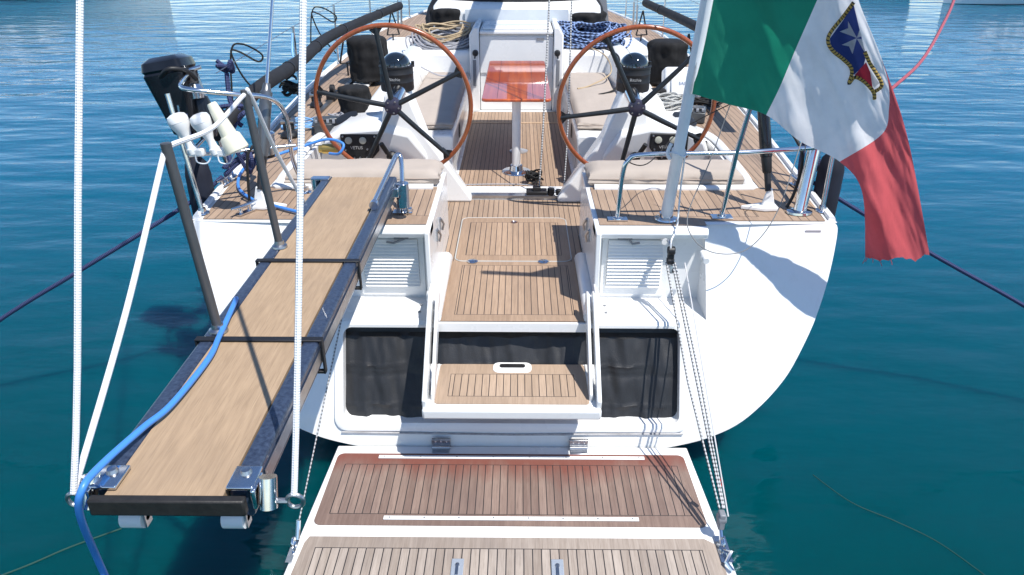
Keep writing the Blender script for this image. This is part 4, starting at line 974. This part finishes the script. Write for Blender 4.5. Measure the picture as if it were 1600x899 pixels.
def fmat(name, col, tr=.5):
    m, nt, p = base(name); g = N(nt, 'ShaderNodeNewGeometry').outputs['Position']
    f = noise_n(nt, g, 7, 4, .6); c = mixc(nt, ramp(nt, f, .35, .7), col, tuple(x*.86 for x in col))
    L(nt, c, p.inputs['Base Color']); p.inputs['Roughness'].default_value = .8
    bump(nt, mth(nt, 'ADD', noise_n(nt, mapping(nt, g, (30, 30, 8)), 1, 3), mth(nt, 'MULTIPLY', noise_n(nt, g, 700, 1), .05)), p, .35, .01)
    t = N(nt, 'ShaderNodeBsdfTranslucent'); L(nt, c, t.inputs[0]); mx = N(nt, 'ShaderNodeMixShader'); mx.inputs[0].default_value = tr
    L(nt, p.outputs[0], mx.inputs[1]); L(nt, t.outputs[0], mx.inputs[2]); out = [n for n in nt.nodes if n.type == 'OUTPUT_MATERIAL'][0]; L(nt, mx.outputs[0], out.inputs[0]); return m
FG, FW, FR = fmat('green bunting', (.015, .27, .165)), fmat('white bunting', (.86, .85, .86)), fmat('faded red bunting', (.72, .12, .13))
def fbuild(n, s0, s1, mat):
    m = MB(); NU, NV = 34, 54
    def fn(a, b):
        s = s0+(s1-s0)*a; u, v = flag_uv(s, b)
        if s > .995: u += 1.5*math.sin(b*40); v += 4*noise.noise(Vector((b*14, 0, 0)))+3*noise.noise(Vector((b*40, 5, 0)))
        return flag_pt(u, v)
    m.grid(fn, NU, NV); return m.build(n, mat, flag, recalc=False, sub=0)
fbuild('green_band', 0, 1/3, FG); fbuild('white_band', 1/3, 2/3, FW); fbuild('red_band', 2/3, 1, FR)
for u0, v0, u1, v1 in ((1353, 400, 1348, 412), (1362, 402, 1364, 411), (1372, 405, 1378, 416), (1390, 405, 1394, 414), (1357, 398, 1352, 409)):
    m = MB(); m.tube([flag_pt(u0, v0-3), flag_pt((u0+u1)/2+1, (v0+v1)/2), flag_pt(u1, v1)], .0016, 5); m.build('frayed_thread', FR, flag)
m = MB(); m.tube([flag_pt(*flag_uv(0.004, b), .003) for b in [i/20 for i in range(21)]], .006, 6); m.build('hoist_hem', FW, flag)
# emblem: outline measured on the cloth, laid a few millimetres off it
def ept(zx, zy, o=.005): return flag_pt(1270+zx/5.285, zy/5.288, o)
def patch(n, pts, mat, o):
    """triangulated patch that follows the cloth"""
    m = MB(); bm = m.bm; f = bm.faces.new([bm.verts.new((x, y, 0)) for x, y in pts])
    bmesh.ops.triangulate(bm, faces=bm.faces)
    for _ in range(3): bmesh.ops.subdivide_edges(bm, edges=bm.edges, cuts=1, use_grid_fill=True)
    for v in bm.verts: v.co = ept(v.co.x, v.co.y, o)
    return m.build(n, mat, flag, recalc=False)
FB = fmat('emblem blue', (.03, .055, .22)); FRD = fmat('emblem red', (.42, .03, .06)); FWH = fmat('emblem white', (.72, .72, .74))
patch('blue_shield', [(335, 30), (385, 240), (440, 460), (420, 545), (340, 620), (310, 540), (150, 390), (140, 320), (250, 170)], FB, .006)
patch('red_quarter', [(440, 515), (475, 600), (495, 730), (430, 660), (345, 622)], FRD, .0065)
patch('white_quarter', [(470, 580), (550, 690), (505, 725), (490, 690)], FWH, .0065)
cxy = (364, 315)
for arm in ([(364, 315), (290, 175), (292, 235), (222, 262)], [(364, 315), (240, 372), (300, 385), (328, 450)], [(364, 315), (385, 250), (412, 300)], [(364, 320), (430, 440), (415, 350), (402, 325)]):
    patch('cross_arm', arm, FWH, .0085)
def gold():
    m, nt, p = base('gold and black rope border'); uv = N(nt, 'ShaderNodeUVMap'); sp = N(nt, 'ShaderNodeSeparateXYZ'); L(nt, uv.outputs[0], sp.inputs[0])
    s_ = mth(nt, 'FRACT', mth(nt, 'ADD', mth(nt, 'MULTIPLY', sp.outputs[1], 62), mth(nt, 'MULTIPLY', sp.outputs[0], 1)))
    L(nt, mixc(nt, mth(nt, 'LESS_THAN', s_, .38), (.42, .27, .06), (.015, .012, .01)), p.inputs['Base Color']); p.inputs['Roughness'].default_value = .8; return m
GOLD = gold()
bd1 = [(335, 25), (250, 140), (150, 265), (125, 340), (160, 415), (250, 490), (310, 550), (322, 610), (300, 690), (350, 640), (430, 680), (500, 760), (510, 820)]
bd2 = [(430, 430), (470, 520), (520, 600), (565, 680), (560, 725), (500, 765)]
for q in (bd1, bd2):
    P = spline([Vector((x, y, 0)) for x, y in q], 7)
    MB().tube([ept(v.x, v.y, .006) for v in P], .0082, 8, flat=(1, 1)).build('rope_border', GOLD, flag)
# thin line looping off the rail
lp = [Vector((1.60, 3.92, 1.66)), at(1255, 215, y=3.80), at(1215, 330, y=3.62), at(1170, 388, y=3.55), at(1120, 396, y=3.52), at(1085, 375, y=3.56), at(1075, 335, y=3.66), at(1110, 250, y=3.78), at(1135, 180, y=3.83), at(1165, 100, y=3.8)]
rope('flag_halyard', lp, .0028, simple('thin grey cord', (.2, .2, .2), .5), 'thin grey cord drooping in a loop below the right stern rail', 'cord', n=10, seg=6)
rope('flag_line', [fs0+fd*.42+Vector((.035, -.01, 0)), fs0+fd*.2+Vector((.045, -.02, 0)), Vector((.91, 3.74, 1.30)), Vector((.87, 3.66, 1.25)), Vector((.87, 3.65, 1.19))], .005, RW, 'thin white line running down beside the foot of the flagstaff', 'cord')
rope('cross_cord', [Vector((.61, 3.84, 1.64)), Vector((.75, 3.9, 1.60)), Vector((1.0, 4.2, 1.72)), Vector((1.32, 4.05, 1.95))], .003, RBLK, 'thin black cord stretched across the right stern rail', 'cord')

# ------------------------------------------------------------------ stern gear, left
m = MB()
ob = thing('outboard_motor', (-2.02, 4.35, 1.55), 'black glossy outboard motor clamped upright outside the left stern rail', 'outboard motor')
c = Vector((-1.93, 4.38, 1.63)); ax = Vector((-.07, .04, .42)).normalized()
q = Vector((0, 0, 1)).rotation_difference(ax).to_matrix()
rg = []
for h, a, b in ((0, .05, .06), (.02, .07, .08), (.2, .10, .10), (.32, .118, .12), (.36, .124, .125), (.372, .116, .118), (.385, .124, .125), (.43, .116, .115), (.455, .08, .07)):
    ring = []
    for i in range(20):
        t = 2*PI*i/20; e_ = .3
        ring.append(m.bm.verts.new(c + q @ Vector((a*math.copysign(abs(math.cos(t))**e_, math.cos(t)), b*math.copysign(abs(math.sin(t))**e_, math.sin(t)), h))))
    rg.append(ring)
for A, B in zip(rg, rg[1:]):
    for j in range(20): m.bm.faces.new([A[j], A[(j+1) % 20], B[(j+1) % 20], B[j]])
m.bm.faces.new(rg[0][::-1]); m.bm.faces.new(rg[-1]); m.build('cowling', BLACKP, ob)
m = MB(); m.lathe([(0, 0), (.05, 0), (.06, .03), (.06, .20), (.05, .24), (.03, .25), (0, .25)], (-1.84, 4.42, 1.60), (-.1, .1, .9)); m.build('gearbox', BLACKP, ob)
m = MB(); m.lathe([(0, 0), (.045, 0), (.05, .05), (.03, .08), (0, .085)], (-1.86, 4.40, 1.84), (-.05, .1, 1)); m.cyl((-1.96, 4.36, 1.98), (-1.80, 4.40, 2.02), .012); m.obox((-1.93, 4.30, 1.72), (.012, .02, .2)); m.build('clamp', CHROME, ob)
m = MB(); m.tube(spline([(-2.0, 4.30, 1.98), (-1.93, 4.27, 2.03), (-1.86, 4.33, 2.01), (-1.84, 4.40, 1.95)], 5), .014, 10); m.build('carry_handle', BLACKM, ob)
# GPS mushrooms and cone
for k, (u, v) in enumerate(((300, 232), (335, 232))):
    b = at(u, v, y=3.93); d = Vector((-.10, .0, .33)).normalized()
    t = thing('satellite_antenna', b, ('leftmost white mushroom-shaped antenna on the left stern rail' if k == 0 else 'white mushroom-shaped antenna between the other antenna and the cream cone'), 'antenna', 'white antennas on the stern rail')
    m = MB(); m.lathe([(0, -.03), (.03, -.03), (.03, .0), (.022, .01), (.02, .05), (.038, .10), (.052, .135), (.054, .15), (0, .15)], b, d); m.build('stem', WPL, t)
    m = MB(); m.lathe([(0, .150), (.055, .151), (.055, .170), (.047, .187), (.025, .197), (0, .199)], b, d); m.build('dome', WHITE, t)
    m = MB(); m.tube(spline([b+Vector((.02, -.02, -.03)), b+Vector((.03, -.03, -.07)), b+Vector((.08, -.02, -.075)), b+Vector((.11, 0, -.02))], 6), .004, 6); m.build('cable', GREYW, t)
    m = MB(); m.obox(b+Vector((.03, .0, -.02)), (.075, .05, .045)); m.build('rail_clamp', WPL, t, bev=.01)
b = at(372, 236, y=3.93); d = Vector((-.11, .02, .26)).normalized()
t = thing('horn_antenna', b, 'cream stepped cone pointing up beside the white antennas', 'antenna')
m = MB(); m.lathe([(0, 0), (.060, 0), (.066, .008), (.056, .085), (.047, .095), (0, .095)], b, d); m.build('base_cap', CREAM, t)
m = MB(); m.lathe([(0, .094), (.044, .094), (.026, .27), (.022, .278), (0, .28)], b, d); m.build('cone', CREAM, t)
c = at(418, 240, y=4.2)
t = thing('stern_light', c, 'round silver canister fixed on the left rail near the backstay', 'stern light')
m = MB(); m.lathe([(0, 0), (.05, 0), (.052, .01), (.052, .105), (0, .105)], c); m.build('can', STEEL, t)
m = MB(); m.lathe([(0, .105), (.056, .105), (.056, .12), (.04, .128), (0, .13)], c); m.build('lid', CHROME, t)
m = MB(); m.lathe([(0, -.02), (.04, -.02), (.045, 0), (0, 0)], c); m.build('foot_ring', BLACKM, t)
# fenders
def fender(c, h, r, label, first=None):
    t = thing('fender', c, label, 'fender', 'navy fenders on the quarters'); c = Vector(c)
    m = MB(); m.lathe([(0, -h/2), (r*.5, -h/2+.01), (r*.85, -h/2+.05), (r, -h/2+.12), (r, h/2-.12), (r*.85, h/2-.05), (r*.4, h/2-.005), (0, h/2)], c, seg=30, wob=.02); m.build('body', NAVYF, t)
    m = MB(); m.tube([c+Vector((0, 0, h/2)), c+Vector((-.0, 0, h/2+.25))], .008, 8); m.build('lanyard', RNAVY, t)
fender((-1.895, 4.30, 1.06), .92, .075, 'long navy fender hanging outside the left quarter')
fender((1.925, 4.30, 1.14), .84, .075, 'long navy fender hanging outside the right quarter behind the flag')
# mooring lines
rope('mooring_line', [(-1.80, 4.42, 1.35), (-1.86, 4.36, 1.30), (-1.95, 4.28, 1.24), at(215, 368, y=4.1), at(110, 432, y=4.0), at(0, 500, y=3.92), at(-200, 640, y=3.7)], .0135, RNAVY, 'navy mooring rope stretching from the left quarter down across the water to the frame edge', 'mooring rope')
rope('mooring_line', [(1.80, 4.42, 1.35), (1.88, 4.36, 1.33), (1.97, 4.3, 1.28), at(1400, 365, y=4.15), at(1500, 422, y=4.05), at(1600, 478, y=3.97), at(1800, 600, y=3.7)], .0135, RNAVY, 'navy mooring rope stretching right from behind the flag to the frame edge', 'mooring rope')
def knot(c, r, n, rad, mat, label, sd, name='rope_knot', az=(1, .5, 1.)):
    rd = random.Random(sd); P = []; c = Vector(c)
    for i in range(n): P.append(c+Vector(((rd.random()-.5)*2*r*az[0], (rd.random()-.5)*2*r*az[1], (rd.random()-.5)*2*r*az[2])))
    return single(MB().tube(spline(P, 8), rad, 8), name, mat, c-Vector((0, 0, r)), label, 'knot')
knot((-1.70, 4.50, 1.43), .12, 11, .013, RNAVY, 'navy rope knotted round the cleat on the left quarter', 4)
knot((-1.83, 4.85, 1.93), .075, 9, .014, RNAVY, 'navy rope knot hung high behind the outboard motor', 6)
rope('fender_rope', [(-1.83, 4.85, 1.90), (-1.82, 4.8, 1.75), (-1.78, 4.75, 1.62), (-1.85, 4.7, 1.5), (-1.80, 4.6, 1.36)], .016, RNAVY, 'thick navy rope hanging down behind the left rail from the high knot')
knot((-1.80, 4.78, 1.66), .10, 10, .015, RNAVY, 'navy rope bundle hanging between the rail posts behind the antennas', 9)
rope('rope_bundle', [(1.72, 4.25, 1.70), (1.74, 4.3, 1.45), (1.80, 4.35, 1.33), (1.84, 4.4, 1.5), (1.80, 4.45, 1.68), (1.88, 4.4, 1.45), (1.80, 4.42, 1.34)], .016, RNAVY, 'navy rope hanging beside the thick chrome post on the right quarter')
# black cord bows on the lifeline
def bow(c, label, s=1.):
    c = Vector(c); P = [c+Vector((-.05, .0, -.36))*s, c, c+Vector((.07, .03, .05))*s, c+Vector((.19, .05, -.02))*s, c+Vector((.16, .05, -.07))*s, c+Vector((.05, .02, .0))*s, c, c+Vector((.05, .02, -.17))*s, c+Vector((.16, .05, -.33))*s]
    return single(MB().tube(spline(P, 8), .0065, 6), 'cord_bow', RBLK, c, label, 'cord', 'black cords tied to the lifeline')
bow(at(361, 82, y=5.2), 'black cord bow tied on the lifeline above the outboard motor')
bow(at(487, 22, y=7.6), 'black cord bow farther forward on the left lifeline, above the padded tube', 1.15)
# padded tubes
def padded(pts, r, label):
    t = thing('padded_tube', pts[-1], label, 'padded rail')
    P = [Vector(p) for p in pts]; Q = spline(P, 10)
    m = MB(); m.tube(Q, [r*(1+.05*noise.noise(Vector((i*.4, 0, 0)))) for i in range(len(Q))], 16); m.build('padding', simple('charcoal foam cover', (.011, .012, .016), .8, var=.3, bs=.15), t)
    for i in range(8, len(Q)-1, 9):
        m = MB(); d = (Q[i+1]-Q[i]).normalized(); m.tube([Q[i]-d*.012, Q[i]+d*.012], r*1.12, 16); m.build('strap', BLACKM, t)
    return t
padded([(-1.86, 4.55, 1.58), (-1.74, 5.08, 1.74), (-1.735, 6.2, 1.75), (-1.80, 7.4, 1.755), (-1.72, 8.7, 1.75), (-1.52, 10.3, 1.755)], .050, 'long thick black padded tube along the left side deck')
padded([(1.86, 5.6, 1.70), (1.93, 7.2, 1.74), (1.93, 8.3, 1.755), (1.76, 10.7, 1.755)], .050, 'long black padded tube on the right side, running behind the flag')
for s in (-1, 1):
    for y in (8.0, 10.1):
        x = XC+s*(1.78 if y < 9 else 1.62)
        m = MB(); m.tube([(x, y, 1.72), (x-.07, y-.02, 1.42)], .010, 8); m.tube([(x, y, 1.72), (x+.08, y+.04, 1.42)], .010, 8); m.tube([(x-.07, y-.02, 1.42), (x+.08, y+.04, 1.42)], .008, 8); m.tube([(x, y, 1.43), (x, y, DZ)], .010, 8)
        single(m, 'tube_trestle', BLACKM, (x, y, DZ), ('black A-shaped brace under the %s of the %s padded tube' % ('near part' if y < 9 else 'far end', 'left' if s < 0 else 'right')), 'brace', 'braces under the padded tubes')
# dark blocks and bundled lines on left side deck
hank('rope_coil', (-1.82, 6.1, 1.50), .07, 10, .008, RBLK, 'black line bundle hanging inside the left lifeline below the padded tube', .6, .16, seedv=31)
rope('blue_line', [(-1.80, 6.3, 1.95), (-1.79, 6.2, 1.8), (-1.70, 6.0, 1.72), (-1.66, 5.9, 1.5), (-1.68, 5.85, 1.35)], .009, simple('pale blue line', (.2, .42, .7), .6), 'pale blue line hanging over the left padded tube')
t = thing('snatch_block', (-1.72, 5.55, 1.29), 'dark snatch block lying on the left side deck teak', 'block')
m = MB(); m.lathe([(0, 0), (.07, 0), (.065, .03), (.03, .05), (0, .05)], (-1.70, 5.55, 1.296)); m.obox((-1.72, 5.62, 1.36), (.08, .05, .14)); m.build('shell', BLACKM, t, bev=.012)
m = MB(); m.cyl((-1.77, 5.62, 1.40), (-1.67, 5.62, 1.40), .03); m.build('sheave', STEEL, t)
t = thing('snatch_block', (-1.74, 6.55, 1.29), 'dark snatch block farther forward on the left side deck beside the pale blue coil', 'block')
m = MB(); m.lathe([(0, 0), (.06, 0), (.055, .03), (.03, .05), (0, .05)], (-1.74, 6.55, 1.296)); m.obox((-1.75, 6.6, 1.36), (.08, .05, .12)); m.build('shell', BLACKM, t, bev=.012)
m = MB(); m.cyl((-1.80, 6.6, 1.39), (-1.70, 6.6, 1.39), .028); m.build('sheave', STEEL, t)
# red rope at right
rope('red_rope', [at(1330, 190, y=4.9), at(1400, 133, y=5.2), at(1440, 95, y=5.6), at(1470, 45, y=6.2), at(1492, -5, y=7.0), at(1500, -60, y=8.)], .012, RRED, 'faded red rope curving up over the water at the right edge of the flag')
# sprayhood rolled on its frame
t = thing('sprayhood', (0, 9.6, 1.5), 'folded black canvas sprayhood on its frame over the companionway', 'sprayhood')
SH = simple('dark hood canvas', (.02, .02, .024), .6, var=.4, vs=8, bs=.3, bsc=30)
Q = spline([(-1.02, 9.55, 1.52), (-.98, 9.7, 1.80), (-.75, 9.6, 1.93), (-.3, 9.45, 1.965), (.3, 9.45, 1.965), (.75, 9.6, 1.93), (.98, 9.7, 1.80), (1.02, 9.55, 1.52)], 9)
m = MB(); m.tube(Q, [.07+.018*noise.noise(Vector((i*.5, 1, 0))) for i in range(len(Q))], 14, flat=(1, 1.3)); m.build('canvas_roll', SH, t)
m = MB(); m.tube([(x, y-.02, z+.09) for x, y, z in Q[8:-8]], .012, 8); m.build('frame_tube', STEEL, t)
m = MB(); m.obox((1.08, 9.75, 1.72), (.14, .03, .62), Matrix.Rotation(-.16, 3, 'Y')); m.build('side_strap', SHADEG, t)
t = thing('main_boom', (.38, 5.6, 3.5), 'grey boom with flaked white sail carried over the cockpit above the frame', 'boom')
m = MB(); m.tube([(.41, 4.9, 3.53), (.30, 11.9, 3.3)], .10, 18, flat=(1.3, .9)); m.build('spar', ALU, t)
m = MB(); m.tube([(.40, 5.0, 3.68), (.38, 6.6, 3.72), (.32, 11.7, 3.62)], [.08, .14, .17], 14, flat=(1.2, .9)); m.build('flaked_sail', simple('sailcloth', (.7, .7, .68), .7), t)
# forward shrouds and mast, mostly above the frame
m = MB(); m.tube([(XC, 12.2, 1.3), (XC, 12.2, 6.0)], .12, 24, flat=(1, 1.4)); part(m, 'mast', ALU)
m = MB()
for s in (-1, 1):
    for dy in (0, .35): m.tube([(XC+s*1.78, 11.6+dy, DZ), (XC+s*1.6, 11.8+dy, 6)], .007, 6); m.cyl((XC+s*1.78, 11.6+dy, DZ), (XC+s*1.77, 11.61+dy, DZ+.35), .016)
part(m, 'shroud', STEEL)

# ------------------------------------------------------------------ other craft
def craft(loc, rz, Lh, Bm, H, hullm, label, cat, stripe=None, name='moored_boat'):
    t = thing(name, (0, 0, 0), label, cat)
    m = MB(); rg = []
    for i in range(13):
        a = i/12; y = -Lh/2+Lh*a; w_ = Bm/2*min(1, (.86+.3*a))*(1-max(0, (a-.45)/.55)**2.3); h = H*(1+.25*a*a)
        rg.append([m.bm.verts.new(p) for p in ((-w_, y, h), (-w_*.93, y, h*.5), (-w_*.72, y, .02), (0, y, -.1), (w_*.72, y, .02), (w_*.93, y, h*.5), (w_, y, h))])
    for A, B in zip(rg, rg[1:]):
        for j in range(6): m.bm.faces.new([A[j], A[j+1], B[j+1], B[j]])
    m.bm.faces.new(rg[0]); hl = m.build('hull', hullm, t)
    m = MB()
    for A_, B_ in zip(range(12), range(1, 13)):
        def row(i):
            a = i/12; y = -Lh/2+Lh*a; w_ = Bm/2*min(1, (.86+.3*a))*(1-max(0, (a-.45)/.55)**2.3); return w_*.97, y, H*(1+.25*a*a)-.04
        a, b = row(A_), row(B_); m.poly([(-a[0], a[1], a[2]), (a[0], a[1], a[2]), (b[0], b[1], b[2]), (-b[0], b[1], b[2])])
    m.build('deck', WHITE2, t)
    m = MB(); rg = []
    for y, w_, h in ((-Lh*.25, Bm*.30, .0), (-Lh*.22, Bm*.3, .55*H+.25), (Lh*.05, Bm*.27, .55*H+.3), (Lh*.2, Bm*.2, .05)):
        rg.append([m.bm.verts.new(p) for p in ((-w_, y, H), (-w_*.85, y, H+h), (w_*.85, y, H+h), (w_, y, H))])
    for A, B in zip(rg, rg[1:]):
        for j in range(3): m.bm.faces.new([A[j], A[j+1], B[j+1], B[j]])
    m.bm.faces.new(rg[0]); m.build('cabin', WHITE, t, bev=.04)
    m = MB()
    for s in (-1, 1):
        for k in range(3): m.obox((s*Bm*.272, -Lh*.15+k*Lh*.09, H+.28*H+.12), (.02, Lh*.06, .16))
    m.build('cabin_windows', BLACKP, t)
    if stripe:
        m = MB()
        for i in range(12):
            for s in (-1, 1):
                def rw(i):
                    a = i/12; y = -Lh/2+Lh*a; w_ = Bm/2*min(1, (.86+.3*a))*(1-max(0, (a-.45)/.55)**2.3); return w_, y, H*(1+.25*a*a)
                a, b = rw(i), rw(i+1)
                m.poly([(s*(a[0]*.965+.01), a[1], a[2]*.72), (s*(b[0]*.965+.01), b[1], b[2]*.72), (s*(b[0]*.945+.01), b[1], b[2]*.6), (s*(a[0]*.945+.01), a[1], a[2]*.6)])
        m.build('hull_stripe', stripe, hl)
    t.location = loc; t.rotation_euler = (0, 0, rz); return t
GRNH = simple('dark green antifouling hull', (.62, .66, .64), .3)
craft((-19.4, 30.6, 0), R(-80), 11, 3.4, 1.1, GRNH, 'pale hulled boat just entering the frame at the top left corner', 'boat', simple('dark boot stripe', (.02, .06, .06), .4))
craft((17.6, 28.8, 0), R(96), 4.6, 1.9, .7, WHITE, 'white motorboat with blue stripe at the top right corner', 'boat', simple('blue hull stripe', (.03, .08, .3), .4))
craft((12.4, 31.4, 0), R(85), 5.5, 2.0, .75, WHITE, 'white boat at the top edge above the flag', 'boat', simple('blue hull stripe', (.03, .08, .3), .4))
craft((21.5, 28.0, 0), R(12), 6, 2.2, .8, simple('grey rubber hull', (.25, .26, .28), .5), 'dark grey boat at the far right edge beside the white motorboat', 'boat')
# sunken mooring lines showing under the surface
UW = simple('weedy line', (.012, .06, .045), .7)
rope('sunken_line', [at(-40, 915, z=.004), at(40, 885, z=.004), at(110, 855, z=.004), at(190, 826, z=.004)], .004, UW, 'thin greenish line at the water surface in the lower left corner', 'mooring line')
rope('sunken_line', [at(1270, 742, z=.002), at(1330, 785, z=.002), at(1400, 815, z=.002), at(1470, 850, z=.002), at(1560, 915, z=.002)], .0025, UW, 'thin greenish line at the water surface in the lower right', 'mooring line')
